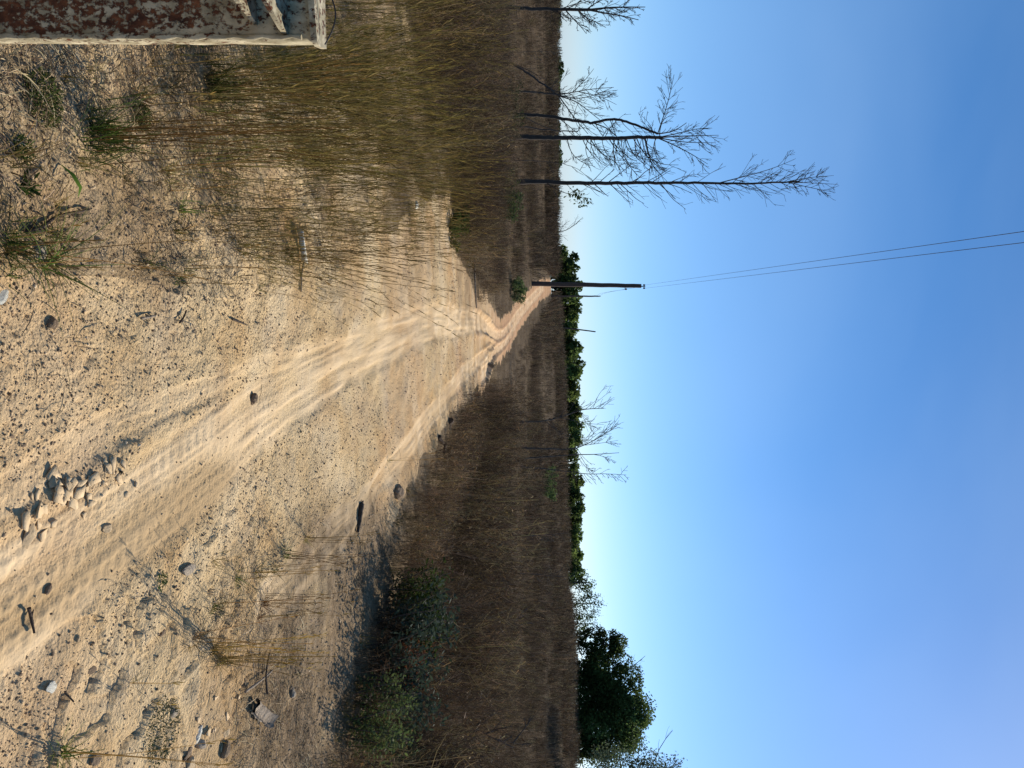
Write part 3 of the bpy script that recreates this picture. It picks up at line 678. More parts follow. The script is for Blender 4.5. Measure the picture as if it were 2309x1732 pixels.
# ------------------------------------------------------------------ bare trees
class Twigs:
    def __init__(s, g, wob=.25, rmin=.004): s.g = g; s.wob = wob; s.rmin = rmin
    def grow(s, p, d, L, r, depth, up=.3, n=None, kids=4, bend=None):
        n = n or max(3, int(4 + depth)); pts = [np.array(p, float)]; d = nrm(np.array(d, float)); bd = np.array([0, 0, 1.]) if bend is None else np.array(bend, float)
        dirs = []
        for k in range(n):
            pts.append(pts[-1] + d * L / n); dirs.append(d)
            d = nrm(d + bd * up / n + np.array([R.gauss(0, 1), R.gauss(0, 1), R.gauss(0, .6)]) * s.wob / n)
        s.g.tube(pts, np.linspace(r, max(r * .4, s.rmin), n + 1), 5 if depth > 1 else 3, cap=False)
        if depth > 0:
            for k in range(kids):
                t = R.uniform(.2, .98) * n; i = min(int(t), n - 1); q = pts[i] + (pts[i + 1] - pts[i]) * (t - i)
                dd = dirs[i]; side = nrm(np.cross(dd, [R.gauss(0, 1), R.gauss(0, 1), R.gauss(0, 1)])); a = R.uniform(.35, .9)
                s.grow(q, dd * math.cos(a) + side * math.sin(a), L * R.uniform(.25, .55) * (1.15 - .6 * t / n), max(r * .5 * (1.1 - .6 * t / n), s.rmin * 1.2), depth - 1, up, None, max(2, kids - 1), bend)
def px_line(pts, Y, dy=None):
    n_ = len(pts); return [at(x, y, Y + (dy[i] if dy else 0)) for i, (x, y) in enumerate(pts)]
def dens(pts, m=5):
    """even points along a polyline, corners rounded"""
    P_ = np.array([tuple(p) for p in pts], float); L = np.concatenate([[0], np.cumsum(np.linalg.norm(np.diff(P_, axis=0), axis=1))])
    q = np.linspace(0, L[-1], m * (len(P_) - 1) + 1); out = np.stack([np.interp(q, L, P_[:, k]) for k in range(3)], 1)
    for _ in range(3): out[1:-1] = out[1:-1] * .5 + (out[:-2] + out[2:]) * .25
    return [o for o in out]
def bare_tree(label, trunk, Y, w0, w1, limbs=(), auto=(), name='dead_tree', mat=None, cat='tree', group=None, extra_trunks=()):
    """trunk and limbs traced as photo points standing at distance Y; auto = (t0, t1, count, side, length, elevation, up, depth)"""
    mat = mat or BARK; mpx = Y / FPX
    tp = px_line(trunk, Y); bz = float(macro(tp[0].x, Y)); base = Vector((tp[0].x, Y, bz))
    t = thing(name, label, cat, base, group=group)
    if tp[0].z > bz - .1: tp = [Vector((tp[0].x, Y, bz - .25))] + tp
    T = [np.array(tuple(p - base)) for p in tp]; T = dens(T, 5); T = np.array(T); T[1:-1] += rng.normal(0, .012, T[1:-1].shape)
    rad = np.linspace(w0, w1, len(T)) * mpx / 2; rad[:3] *= 1.25
    g = Geo(); g.tube(T, rad, 9); put('trunk', g.mesh('trunk', True), mat, t)
    for tr_, a_, b_ in extra_trunks:
        q = px_line(tr_, Y); g = Geo(); q = dens([np.array(tuple(p - base)) for p in q], 5); g.tube(q, np.linspace(a_, b_, len(q)) * mpx / 2, 8); put('trunk', g.mesh('trunk', True), mat, t)
    for (pl, wa, wb, kids, depth) in limbs:
        dy = [0] + list(np.cumsum([R.uniform(-.4, .4) for _ in pl[1:]])); q = [np.array(tuple(p - base)) for p in px_line(pl, Y, dy)]; q = dens(q, 4)
        g = Geo(); g.tube(q, np.linspace(wa, wb, len(q)) * mpx / 2, 6, cap=False); br_ = put('branch', g.mesh('branch'), mat, t); g = Geo(); tw = Twigs(g, .5, .0085)
        Lt = sum(np.linalg.norm(b - a) for a, b in zip(q[:-1], q[1:]))
        for k in range(kids):
            i = int(R.uniform(.15, 1) * (len(q) - 2)); d = nrm(q[i + 1] - q[i]); s_ = nrm(np.cross(d, [R.gauss(0, .5), R.choice([-1, 1]), R.gauss(0, .5)])); an = R.uniform(.35, .95)
            tw.grow(q[i], d * math.cos(an) + s_ * math.sin(an), Lt * R.uniform(.14, .36), max(wb * mpx * .45, .012), depth, .25, None, 3)
        if kids: put('twigs', g.mesh('twigs'), mat, br_, kind='stuff')
    for (t0, t1, cnt, side, Lr, el, up, depth, kids) in auto:
        for k in range(cnt):
            f = t0 + (t1 - t0) * (k + R.uniform(0, .9)) / cnt; i = min(int(f * (len(T) - 1)), len(T) - 2); q = T[i] + (T[i + 1] - T[i]) * R.random()
            sx = side if R.random() < .8 else -side; e_ = math.radians(R.uniform(*el)); dyy = R.uniform(-.7, .7)
            d = np.array([sx * math.cos(e_) * math.cos(dyy), math.cos(e_) * math.sin(dyy), math.sin(e_)]); g = Geo()
            Twigs(g, .45, .0085).grow(q, d, R.uniform(*Lr), max(rad[i] * R.uniform(.2, .36), .016), depth, up, 7, kids); put('branch', g.mesh('branch'), mat, t)
    return t
bare_tree('dark dead tree at the picture edge beyond the rusty post, knotty twigs on one side', [(1122, 16), (1208, 20), (1263, 22), (1331, 22)], 33, 8.5, 6.5,
    [([(1331, 22), (1375, 17), (1420, 16), (1455, 16)], 5, 1.5, 16, 1), ([(1331, 23), (1365, 30), (1400, 35), (1440, 45)], 4, 1.5, 18, 1), ([(1277, 25), (1290, 40), (1310, 60), (1322, 76)], 3, 1.2, 14, 1),
     ([(1305, 24), (1320, 40), (1345, 50), (1366, 62)], 3, 1.2, 14, 1), ([(1325, 20), (1345, 5), (1372, -6)], 3, 1.2, 10, 1), ([(1270, 18), (1300, 8), (1330, -4)], 2, 1, 8, 1)],
    [(.55, .98, 12, 1, (.5, 1.2), (0, 50), .6, 1, 4)], mat=BARK2)
bare_tree('slender dead tree leaning over towards the other trunks', [(1140, 136), (1183, 159), (1219, 186), (1259, 215)], 37, 5, 3.6,
    [([(1259, 215), (1281, 246), (1302, 275), (1326, 302)], 3, 1.5, 12, 1), ([(1259, 216), (1299, 228), (1331, 253), (1353, 271)], 3, 1.2, 12, 1), ([(1160, 145), (1185, 155), (1210, 168), (1225, 185)], 1.8, .8, 4, 0)],
    [(.7, 1, 6, 1, (.6, 1.5), (20, 70), .3, 1, 3)])
bare_tree('thin upright dead tree with an open fan of pale twigs, beside the leaning one', [(1154, 207), (1190, 207), (1227, 210), (1259, 214)], 39, 4.5, 3.4,
    [([(1259, 214), (1295, 208), (1331, 201), (1384, 197)], 2.6, 1, 14, 1), ([(1290, 209), (1317, 184), (1339, 155)], 2, .8, 10, 1), ([(1262, 215), (1303, 224), (1346, 213), (1380, 198)], 2.4, .9, 12, 1), ([(1305, 207), (1353, 217), (1390, 236)], 2, .8, 10, 1)],
    [(.8, 1, 5, -1, (.6, 1.6), (30, 70), .2, 1, 3)])
bare_tree('crooked dead tree whose bent top leans onto the thick straight trunk', [(1178, 259), (1219, 260), (1256, 266), (1303, 273), (1339, 278), (1360, 271), (1389, 268), (1415, 275), (1447, 287), (1483, 302)], 42, 8, 4.6,
    [([(1483, 302), (1498, 257), (1509, 221), (1520, 168)], 2.8, 1, 26, 1), ([(1483, 302), (1520, 297), (1548, 277)], 3, 1.4, 8, 1), ([(1339, 278), (1371, 289), (1389, 307)], 3, 1.5, 8, 1), ([(1376, 270), (1386, 300), (1400, 330)], 2, 1, 8, 1),
     ([(1465, 294), (1440, 262), (1446, 240)], 1.2, .6, 6, 1), ([(1262, 268), (1290, 290), (1320, 318)], 2, .9, 8, 1)],
    [(.35, .95, 12, 1, (.6, 1.6), (-10, 50), .7, 1, 3)], mat=BARK2)
bare_tree('thin broken dead stem standing between the crooked and the thick trunk', [(1140, 282), (1190, 287), (1245, 295), (1303, 297)], 40, 3.6, 2.2,
    [([(1180, 262), (1219, 284), (1266, 298)], 2, 1.2, 0, 0)], [(.4, 1, 8, 1, (.4, 1.0), (10, 60), .3, 1, 3)])
bare_tree('thick straight dead tree with drooping tangled branches on one side', [(1147, 309), (1263, 311), (1331, 311), (1375, 313), (1407, 312), (1425, 309), (1491, 310)], 39, 11.5, 7,
    [([(1491, 310), (1534, 307), (1580, 306), (1620, 305)], 3.2, 1, 12, 1), ([(1489, 309), (1534, 300), (1570, 290), (1606, 289)], 2.6, .9, 12, 1), ([(1491, 312), (1534, 320), (1575, 322), (1612, 322)], 2.6, .9, 12, 1),
     ([(1485, 312), (1516, 325), (1555, 345), (1596, 370)], 3, .9, 14, 1), ([(1455, 312), (1462, 345), (1470, 375), (1505, 410)], 3, .9, 14, 1), ([(1435, 311), (1452, 350), (1490, 372), (1530, 372)], 2.6, .9, 14, 1),
     ([(1374, 314), (1390, 340), (1415, 370), (1442, 400)], 2.4, .9, 20, 1), ([(1330, 312), (1352, 345), (1380, 360), (1410, 385)], 2.4, .9, 18, 1), ([(1279, 314), (1287, 345), (1310, 366), (1342, 376)], 2.2, .9, 14, 1),
     ([(1410, 312), (1412, 340), (1442, 352), (1470, 380)], 2.2, .9, 18, 1), ([(1476, 310), (1470, 285), (1448, 262)], 1.6, .7, 8, 1)],
    [(.5, 1.0, 26, 1, (.9, 2.3), (-25, 30), 1.1, 1, 4)], mat=BARK2)
bare_tree('tallest dead tree, a straight slim trunk fringed with short twigs', [(1160, 409), (1237, 410), (1255, 413), (1389, 413), (1527, 412), (1624, 413), (1686, 415), (1769, 411), (1800, 410)], 43, 10.5, 3.2,
    [([(1624, 412), (1679, 398), (1744, 380), (1794, 358)], 2.6, .8, 14, 1), ([(1770, 411), (1820, 412), (1890, 416)], 2, .7, 12, 1), ([(1770, 411), (1815, 401), (1880, 396)], 1.8, .7, 12, 1), ([(1775, 411), (1830, 424), (1884, 434)], 1.8, .7, 12, 1),
     ([(1760, 412), (1790, 425), (1810, 441)], 1.4, .6, 8, 1), ([(1530, 411), (1556, 394), (1600, 391)], 1.2, .5, 6, 0), ([(1232, 412), (1262, 432), (1300, 442), (1332, 448)], 2, .8, 5, 1)],
    [(.24, .94, 44, 1, (1.0, 2.2), (35, 62), .15, 1, 3), (.85, 1.0, 10, -1, (.8, 1.8), (45, 75), .2, 1, 3)], mat=BARK2)
bare_tree('small bare arching tree poking over the horizon between tallest trunk and pole', [(1240, 524), (1258, 523), (1275, 520), (1293, 510), (1308, 497)], 85, 2.4, .8, [([(1262, 522), (1272, 505), (1285, 498)], 1.2, .6, 6, 0)], [(.3, 1, 8, -1, (.6, 1.6), (20, 60), .2, 1, 3)], name='bare_tree')
bare_tree('forked bare sapling in the far field nearest the dirt track', [(1160, 952), (1217, 951), (1264, 942), (1315, 922), (1362, 921)], 46, 4.4, 1.2,
    [([(1264, 942), (1300, 950), (1340, 957), (1362, 957)], 1.8, .7, 10, 1), ([(1230, 950), (1262, 975), (1290, 990)], 1.5, .6, 8, 1)], [(.35, 1, 16, -1, (.6, 1.8), (20, 60), .3, 1, 3)], name='bare_sapling')
bare_tree('wide twin-stemmed bare sapling in the far field', [(1158, 1010), (1242, 1012), (1293, 1014), (1329, 1001), (1382, 965)], 45, 4.8, 1,
    [([(1320, 1004), (1350, 1000), (1394, 993)], 1.4, .6, 10, 1), ([(1300, 1012), (1320, 990), (1345, 960)], 1.4, .6, 8, 1), ([(1340, 1025), (1365, 1030), (1390, 1042)], 1.4, .6, 8, 1), ([(1310, 1030), (1325, 1055), (1340, 1070)], 1.2, .6, 8, 1)],
    [(.55, 1, 14, -1, (.6, 1.6), (20, 60), .3, 1, 3)], extra_trunks=[([(1174, 1034), (1235, 1030), (1293, 1025), (1340, 1025), (1396, 1021)], 3.6, 1)], name='bare_sapling')
bare_tree('slim bare sapling with short side twigs, farthest along the row', [(1180, 1052), (1243, 1059), (1315, 1068), (1412, 1071)], 47, 3, .8, (), [(.45, 1, 22, 1, (.3, .9), (25, 60), .1, 1, 3)], name='bare_sapling')
for (tr_, w_, Y, lab) in (([(1150, 1205), (1190, 1208), (1240, 1206), (1278, 1202)], 2.2, 40, 'thin dark dead stem in the far field below the clipped tree line'),
                          ([(1150, 1292), (1220, 1296), (1290, 1302)], 2.0, 42, 'thin pale-topped dead stem near the airy trees'),
                          ([(1110, 1300), (1117, 1370), (1150, 1405), (1180, 1412)], 1.6, 20, 'arched bent dead stem in the near weeds'),
                          ([(1060, 1640), (1090, 1655), (1130, 1672), (1180, 1680)], 2.0, 16, 'leaning dead stem behind the olive bush'),
                          ([(1178, 362), (1220, 363), (1262, 368), (1300, 378), (1335, 408)], 1.8, 38, 'thin curved dead stem between the thick trunk and the tallest tree'),
                          ([(1150, 118), (1200, 117), (1245, 115)], 1.5, 45, 'thin pale dead stem near the leaning tree'),
                          ([(1115, 700), (1160, 706), (1215, 704)], .1, 50, '')):
    if lab: bare_tree(lab, tr_, Y, w_, w_ * .4, (), [(.3, 1, 9, R.choice([-1, 1]), (.2, .8), (20, 60), .2, 1, 2)], name='dead_sapling', cat='dead sapling')

# ------------------------------------------------------------------ leafy trees
def crown_mesh(seed, rx, ry, rz, lobes=26, per=150, leaf=.28, hollow=.55, squash=.85, low=-.75):
    r_ = np.random.default_rng(seed); V = []; C = []
    for _ in range(lobes):
        d = r_.normal(size=3); d /= np.linalg.norm(d)
        q = (r_.random() ** .33) * .78; c = d * q * np.array([rx, ry, rz]); lr = r_.uniform(.2, .36) * min(rx, rz) * 1.1
        m = int(per * r_.uniform(.7, 1.3)); e = r_.normal(size=(m, 3)); e /= np.linalg.norm(e, axis=1)[:, None]; e *= (hollow + (1 - hollow) * r_.random((m, 1)) ** .5) * lr * np.array([1, 1, squash]) * r_.uniform(.8, 1.25, (m, 1))
        p = c + e; a = r_.normal(size=(m, 3)); a /= np.linalg.norm(a, axis=1)[:, None]; bvec = np.cross(a, r_.normal(size=(m, 3))); bvec /= np.linalg.norm(bvec, axis=1)[:, None]
        s = leaf * r_.uniform(.5, 1.2, (m, 1)); V.append(np.stack([p - a * s * .6, p + bvec * s * .38, p + a * s * .6, p - bvec * s * .38], 1).reshape(-1, 3))
        C.append(np.repeat(np.clip(np.tile(r_.uniform(.28, .85), (m, 3)) * r_.uniform(.75, 1.25, (m, 1)), 0, 1), 4, 0))
    V = np.concatenate(V); C = np.concatenate(C); F = np.arange(len(V)).reshape(-1, 4)
    return mesh_np('crown', V, F, False, {'tint': C})
def trunk_mesh(h, r, lean=0, forks=4, top=.8):
    g = Geo(); pts = [np.array([0, 0, -.5]), np.array([lean * .2, 0, h * .3]), np.array([lean * .5, .1, h * .6]), np.array([lean, 0, h * top])]; p = dens(pts, 4); g.tube(p, np.linspace(r, r * .35, len(p)), 8)
    tw = Twigs(g, .5)
    for _ in range(forks):
        i = R.randint(int(len(p) * .35), len(p) - 2); a = R.uniform(0, 6.28); tw.grow(p[i], [math.cos(a), math.sin(a), R.uniform(.5, 1.2)], h * R.uniform(.25, .45), r * .4, 1, .3, 5, 3)
    return g.mesh('trunk', True)
CR = [crown_mesh(200 + i, 1, 1, 1, 22, 60, .20, .5) for i in range(6)]
TR = [trunk_mesh(1.0, .05) for _ in range(2)]
FARG = 'far trees of the dark green tree line'
def far_tree(label, py, wpx, top, Y=240, base=None, i=0, mat=None, group=FARG, cz=.56, name='far_tree', tz=1.0):
    X = (py - 866) / FPX * Y; zg = float(macro(X, Y)); zt = at(top, py, Y).z; zv = zg if base is None else at(base, py, Y).z
    zg = min(zg, zv); H = zt - zg; wr = wpx * Y / FPX / 2
    t = thing(name, label, 'tree', (X, Y, zg), group=group)
    vis = zt - zv; rz = vis * .5 * 1.12
    o = put('crown', CR[i % len(CR)], mat or LEAF, t, (0, 0, H - rz * .92), (0, 0, R.uniform(0, 6.28))); o.scale = (wr * 1.12, wr * 1.12, rz)
    o2 = put('trunk', TR[i % 2], BARK2, t); o2.scale = (H * .8, H * .8, H * .85)
    return t
line = [(573, 26, 1288), (600, 38, 1311), (628, 34, 1308), (648, 36, 1317), (668, 22, 1311), (690, 34, 1312), (716, 40, 1314), (745, 30, 1308), (770, 26, 1309), (790, 36, 1316), (817, 36, 1318), (842, 28, 1313), (862, 44, 1318), (893, 34, 1312), (918, 16, 1324),
        (938, 30, 1314), (960, 30, 1318), (985, 34, 1314), (1010, 30, 1310), (1040, 34, 1310), (1066, 30, 1313), (1090, 34, 1319), (1117, 36, 1317), (1145, 34, 1319), (1172, 36, 1320), (1200, 34, 1318), (1228, 34, 1316), (1256, 36, 1317), (1284, 36, 1318)]
for i, (py, wp, tp_) in enumerate(line):
    base = float(np.interp(py, _cu, _ce + 1276))
    ORD = 'first second third fourth fifth sixth seventh eighth ninth tenth eleventh twelfth'.split()
    cuts = [0, 630, 760, 930, 1060, 2000]; plc = ['beyond the near utility pole', 'counting from the near pole', 'counting from the leaning pole', 'counting from the forked sapling', 'from slim sapling to oak']
    b_ = max(q for q in range(5) if py >= cuts[q]); nth = ORD[sum(1 for z_ in line[:i] if z_[0] >= cuts[b_])]
    far_tree('dark green far tree, %s in line %s' % (nth, plc[b_]), py, wp * 1.65, tp_, 240 + R.uniform(-12, 12), base - 3, i)
left_line = [(8, 40, 1266), (34, 30, 1262), (56, 34, 1263), (84, 22, 1260), (140, 26, 1266), (160, 34, 1271), (184, 30, 1268), (208, 26, 1262), (232, 24, 1263), (290, 28, 1262), (322, 30, 1266), (352, 36, 1268), (384, 30, 1264), (410, 34, 1260), (440, 36, 1260), (470, 34, 1259), (500, 36, 1258), (532, 34, 1260)]
for i, (py, wp, tp_) in enumerate(left_line):
    base = float(np.interp(py, _cu, _ce + 1276))
    c2_ = [0, 60, 215, 345, 425, 999]; b_ = max(q for q in range(5) if py >= c2_[q]); nth = ORD[sum(1 for z_ in left_line[:i] if z_[0] >= c2_[b_])]
    far_tree('%s tiny dark horizon tree %s, counted from the picture edge' % (nth, ['beside the edge tree', 'behind the leaning dead tree', 'behind the thick straight trunk', 'behind the tallest dead tree', 'between tallest tree and utility pole'][b_]), py, wp * 1.3, tp_ + 3, 330 + R.uniform(-15, 15), base - 3, i + 2, group='tiny far trees along the horizon')

def big_tree(label, py, Y, halfw, top, base, seed, lobes, per, leaf, mat, name='leafy_tree', lean=0, squash=.9, low=-.75, group=None, cz=.5, tall=1.0, hollow=.5):
    X = (py - 866) / FPX * Y; zg = float(macro(X, Y)); zt = at(top, py, Y).z; zb = at(base, py, Y).z; k = Y / FPX
    t = thing(name, label, 'tree', (X, Y, zg), group=group); rz = (zt - zb) / 2; rx = halfw * k
    put('crown', crown_mesh(seed, rx, rx * .9, rz, lobes, per, leaf, hollow, squash, low), mat, t, (lean, 0, (zt + zb) / 2 - zg))
    put('trunk', trunk_mesh(zt - zg, .22 if leaf > .3 else .15, lean, 7, .75), BARK2, t); return t
big_tree('large dense dark green oak with a broad round crown', 1612, 120, 92, 1478, 1256, 301, 100, 240, .42, LEAF)
big_tree('leafy dark tree joined to the big oak, gaps of sky between its trunks', 1515, 122, 62, 1466, 1256, 302, 70, 130, .40, LEAF)
big_tree('lower dark leafy tree at the thin side of the oak clump', 1450, 121, 44, 1426, 1256, 303, 48, 100, .38, LEAF)
big_tree('olive leafy tree tucked against the big oak at its far side', 1690, 118, 36, 1402, 1250, 304, 34, 120, .34, LEAF)
big_tree('airy half-bare tree between the tree line and the oak clump', 1360, 125, 46, 1370, 1262, 305, 40, 28, .30, LEAF, hollow=.2)
big_tree('small airy leafy tree at the end of the tree line', 1312, 128, 30, 1348, 1262, 306, 24, 40, .32, LEAF, hollow=.2)
big_tree('thin airy tree leaning against the oak clump', 1405, 126, 34, 1364, 1262, 307, 24, 26, .30, LEAF, hollow=.2)
big_tree('pale feathery tree cut by the picture edge beyond the oak', 1752, 75, 92, 1572, 1262, 308, 100, 80, .2, PALELEAF, hollow=.2)

# ------------------------------------------------------------------ shrubs at the field borders
def shrub(label, px, py, w_, h_, mat, n_=14, leaf=.045, seed=0, name='shrub', upright=.6, cat='shrub', dens_=1.0):
    p = on(px, py); t = thing(name, label, cat, p); r_ = random.Random(seed)
    gs = Geo(); gl_ = Geo()
    for _ in range(n_):
        a = r_.uniform(0, 6.28); q = w_ * .45 * math.sqrt(r_.random()); L = h_ * r_.uniform(.6, 1.05); d = np.array([math.cos(a) * (1 - upright) * r_.uniform(.2, 1.4), math.sin(a) * (1 - upright) * r_.uniform(.2, 1.4), 1.]); d = nrm(d)
        pts = [np.array([q * math.cos(a), q * math.sin(a), -.05])]
        for k in range(6): pts.append(pts[-1] + d * L / 6); d = nrm(d + np.array([r_.gauss(0, .12), r_.gauss(0, .12), 0]))
        gs.tube(pts, np.linspace(.007, .003, 7), 4, cap=False)
        for _k in range(int(120 * dens_)):
            t_ = r_.uniform(.2, 1) * 5.99; i = int(t_); s = pts[i] + (pts[i + 1] - pts[i]) * (t_ - i) + np.array([r_.gauss(0, .05), r_.gauss(0, .05), r_.gauss(0, .03)]) * (h_ + .3)
            dd = nrm(np.array([r_.gauss(0, 1), r_.gauss(0, 1), r_.uniform(-.2, 1.2)])); l = leaf * r_.uniform(.5, 1.1)
            gl_.ribbon([s, s + dd * l * .5, s + dd * l], [l * .1, l * .42, l * .06], nrm(np.cross(dd, [r_.gauss(0, 1), r_.gauss(0, 1), .3])), jit((.5, .5, .5), .4))
    put('stems', gs.mesh('stems'), BARK, t); put('foliage', gl_.mesh('foliage'), mat, t); return t
shrub('dark green bushy weed at the border of the near field', 875, 1378, .55, .62, GREEN, 26, .05, 1, upright=.75)
shrub('grey-green leafy shrub, topmost of the border shrubs', 850, 1480, .75, .78, BLUEG, 24, .055, 2, upright=.7)
shrub('grey-green leafy shrub beside the rusty brown weed', 840, 1560, .8, .8, BLUEG, 26, .055, 3, upright=.7)
shrub('rusty brown feathery weed at the field border', 845, 1495, .35, .5, RUST, 22, .035, 4, name='weed_clump', cat='weed', upright=.8)
shrub('olive leafy bush at the picture edge, farthest from the post', 805, 1670, .85, .8, SHRUB, 30, .05, 5, upright=.65)
shrub('low olive bush in front of the larger olive bush', 800, 1620, .5, .55, SHRUB, 18, .04, 6, upright=.65)
shrub('second olive leafy bush half out of the picture', 815, 1735, .8, .8, SHRUB, 26, .05, 7, upright=.65)
shrub('reddish dry weed clump beside the olive bush', 830, 1640, .4, .75, RUST, 14, .03, 8, name='weed_clump', cat='weed', upright=.85, dens_=.6)
shrub('yellow-green leafy bush under the tallest dead tree', 1112, 455, 1.2, 1.2, SHRUB, 24, .10, 9, upright=.6)
shrub('olive bush at the foot of the crooked dead tree', 1118, 240, 1.8, 1.3, SHRUB, 34, .09, 10, upright=.6, dens_=.8)
shrub('small green bush on the strip between clearing and field', 1030, 487, .38, .3, GREEN, 16, .045, 11, upright=.5)
shrub('low green sprout clump on the strip beside the small bush', 1018, 520, .35, .22, GREEN, 14, .04, 12, upright=.4)
shrub('small green bush beside the foot of the near utility pole', 1152, 655, 1.4, .9, SHRUB, 18, .12, 13, upright=.5)
shrub('green bush on the far field below the tree line, lone', 1215, 1090, 2.2, 1.6, SHRUB, 22, .18, 14, upright=.5)
shrub('young green shrub in the near field above the border', 1000, 1130, .6, .7, GREEN, 16, .06, 15, upright=.7, dens_=.6)
# leafy sprig hanging on the low branch of the tallest tree
g = Geo(); c0 = at(1305, 448, 42.6)
for _ in range(120):
    q = np.array([R.gauss(0, .22), R.gauss(0, .25), R.gauss(0, .30)]); q[0] += q[2] * .5; d = nrm(np.array([R.gauss(0, 1), R.gauss(0, 1), R.gauss(0, 1)])); g.ribbon([q, q + d * .08, q + d * .16], [.02, .09, .01], nrm(np.cross(d, [R.gauss(0, 1), R.gauss(0, 1), .3])), jit((.5, .5, .4), .4))
g.tube([(-.9, 0, -.75), (-.4, 0, -.3), (0, 0, 0), (.3, 0, .35)], .012, 4)
put('leafy_sprig', g.mesh('leafy_sprig'), GREEN, loc=c0, label='green leafy sprig clinging to the low branch of the tallest dead tree', category='leaves')

# ------------------------------------------------------------------ single tufts in the foreground
def grass_tuft(label, px, py, nb=40, l=(.08, .24), wid=.0035, stems=0, sh=.5, mat=None, lean=(.1, 1.1), curve=(.2, 1.2), spread=.02, dry=.3, group=None, stem_lean=.2):
    p = on(px, py); t = thing('grass_tuft', label, 'grass', p, group=group)
    put('blades', tuft(nb, l[0], l[1], wid, lean, curve, spread, 0, 0, dry).mesh('blades'), mat or GREEN, t)
    if stems:
        g = Geo()
        for _ in range(stems):
            pts = blade(g, (R.gauss(0, spread), R.gauss(0, spread), 0), R.uniform(0, 6.283), sh * R.uniform(.6, 1.1), R.uniform(.02, stem_lean), R.uniform(-.1, .25), .003, jit((.62, .45, .32), .25), None, 6, .6)
            e = pts[-1]; f = pts[-2]
            for k in range(4): 
                s = f + (e - f) * (k / 4); a = R.uniform(0, 6.28); q = s + np.array([math.cos(a) * .012, math.sin(a) * .012, .03]); g.ribbon([s, (s + q) / 2, q], [.001, .004, .001], [math.cos(a + 1.5), math.sin(a + 1.5), 0], jit((.75, .6, .45)))
        put('stalks', g.mesh('stalks'), STRAW, t)
    return t
grass_tuft('big dark green grass clump with long stalks and a deep shadow', 195, 300, 150, (.10, .34), .0045, 40, .85, dry=.25, spread=.05, lean=(.05, .9))
grass_tuft('green grass clump behind the big one, nearer the post', 475, 188, 90, (.10, .30), .004, 26, .8, dry=.25, spread=.05, lean=(.05, .8))
grass_tuft('dense wiry half-dead tuft between the big clump and the post', 318, 215, 110, (.06, .20), .0035, 6, .3, mat=STRAW, dry=.6, spread=.05)
grass_tuft('dry tuft with dark base below the tall grass', 372, 395, 60, (.06, .2), .0035, 8, .5, mat=STRAW, spread=.03)
grass_tuft('small dry wiry tuft on bare sand', 283, 408, 34, (.05, .13), .003, 3, .2, mat=STRAW, spread=.02)
grass_tuft('green star-shaped tuft on the sand past the tall grass', 408, 474, 34, (.07, .19), .004, 2, .3, spread=.012, dry=.2)
grass_tuft('small green tuft with a dry flower stalk beside the star-shaped one', 395, 520, 30, (.06, .16), .004, 3, .35, spread=.015)
grass_tuft('green tuft cut by the picture edge, nearest the camera', 8, 542, 40, (.08, .2), .0045, 3, .3, spread=.02, dry=.2)
grass_tuft('long-bladed green tuft drooping over the pale rock', 105, 590, 46, (.12, .34), .0055, 5, .5, spread=.02, dry=.15, lean=(.5, 1.3))
grass_tuft('second small tuft at the picture edge by the pale rock', 20, 615, 26, (.06, .16), .004, 2, .25, spread=.015, dry=.2)
grass_tuft('tiny sprig with dark base alone on the sand', 388, 635, 16, (.05, .11), .0035, 2, .3, spread=.01)
grass_tuft('tiny green sprig with a reclining stalk', 592, 650, 18, (.05, .12), .0035, 3, .4, spread=.01, stem_lean=.5)
grass_tuft('sprig between the two dark clods', 325, 598, 22, (.05, .14), .0035, 3, .4, spread=.015)
grass_tuft('sprig with long stalks at the border of the tall grass', 415, 602, 26, (.05, .16), .0035, 4, .5, spread=.015)
grass_tuft('leafy green clump beside the white broken board', 655, 572, 70, (.06, .2), .0045, 14, .6, spread=.04, dry=.2)
grass_tuft('spreading star tuft with two long stalks, nearest the far corner', 152, 1698, 44, (.06, .16), .005, 3, .55, spread=.012, dry=.35, lean=(.5, 1.35))
grass_tuft('thin dry tuft with splayed stalks on cracked soil', 308, 1537, 14, (.06, .16), .0025, 4, .22, mat=STRAW, spread=.01, stem_lean=.7)
for (px, py, nb, st, lab) in ((478, 1262, 30, 0, 'small dark star tuft nearest the wide track'), (525, 1303, 34, 3, 'low spreading tuft next to the small star tuft'), (578, 1290, 30, 3, 'star tuft in the middle of the tuft row'), (640, 1250, 44, 10, 'green tuft with several thin stalks beside the narrow track'),
                              (475, 1370, 50, 3, 'neat round star tuft with one long stalk'), (600, 1360, 70, 8, 'reddish brown bushy tuft, biggest of the dry ones'), (590, 1395, 34, 4, 'low brown tuft below the reddish one'), (432, 1440, 56, 4, 'dark rooted tuft at the end of the double clump'),
                              (470, 1463, 56, 12, 'middle tuft of the long-stalked brown clump'), (492, 1487, 50, 12, 'star tuft with long leaning brown stalks'), (618, 1285, 22, 2, 'tiny tuft between the row and the narrow track'), (690, 1215, 26, 7, 'thin-stalked sprig beside the dark stick'), (880, 1040, 16, 3, 'sparse sprig on the narrow track')):
    brown = 'brown' in lab or 'reddish' in lab
    grass_tuft(lab, px, py, nb, (.06, .17), .0038, st, .5, mat=(RUST if 'reddish' in lab else STRAW if brown or 'dark' in lab else GREEN), spread=.014, dry=.5, lean=(.3, 1.35))
def herb_patch(label, px, py, r, h, n_, leaf, mat, name='herb_patch'):
    put(name, herb(n_, r, h, leaf), mat, loc=on(px, py), label=label, category='herb')
herb_patch('feathery bright green herb patch in front of the big clump', 70, 222, .085, .05, 900, .011, GREEN)
herb_patch('small round green herb patch near the picture edge', 22, 335, .04, .03, 160, .014, GREEN)
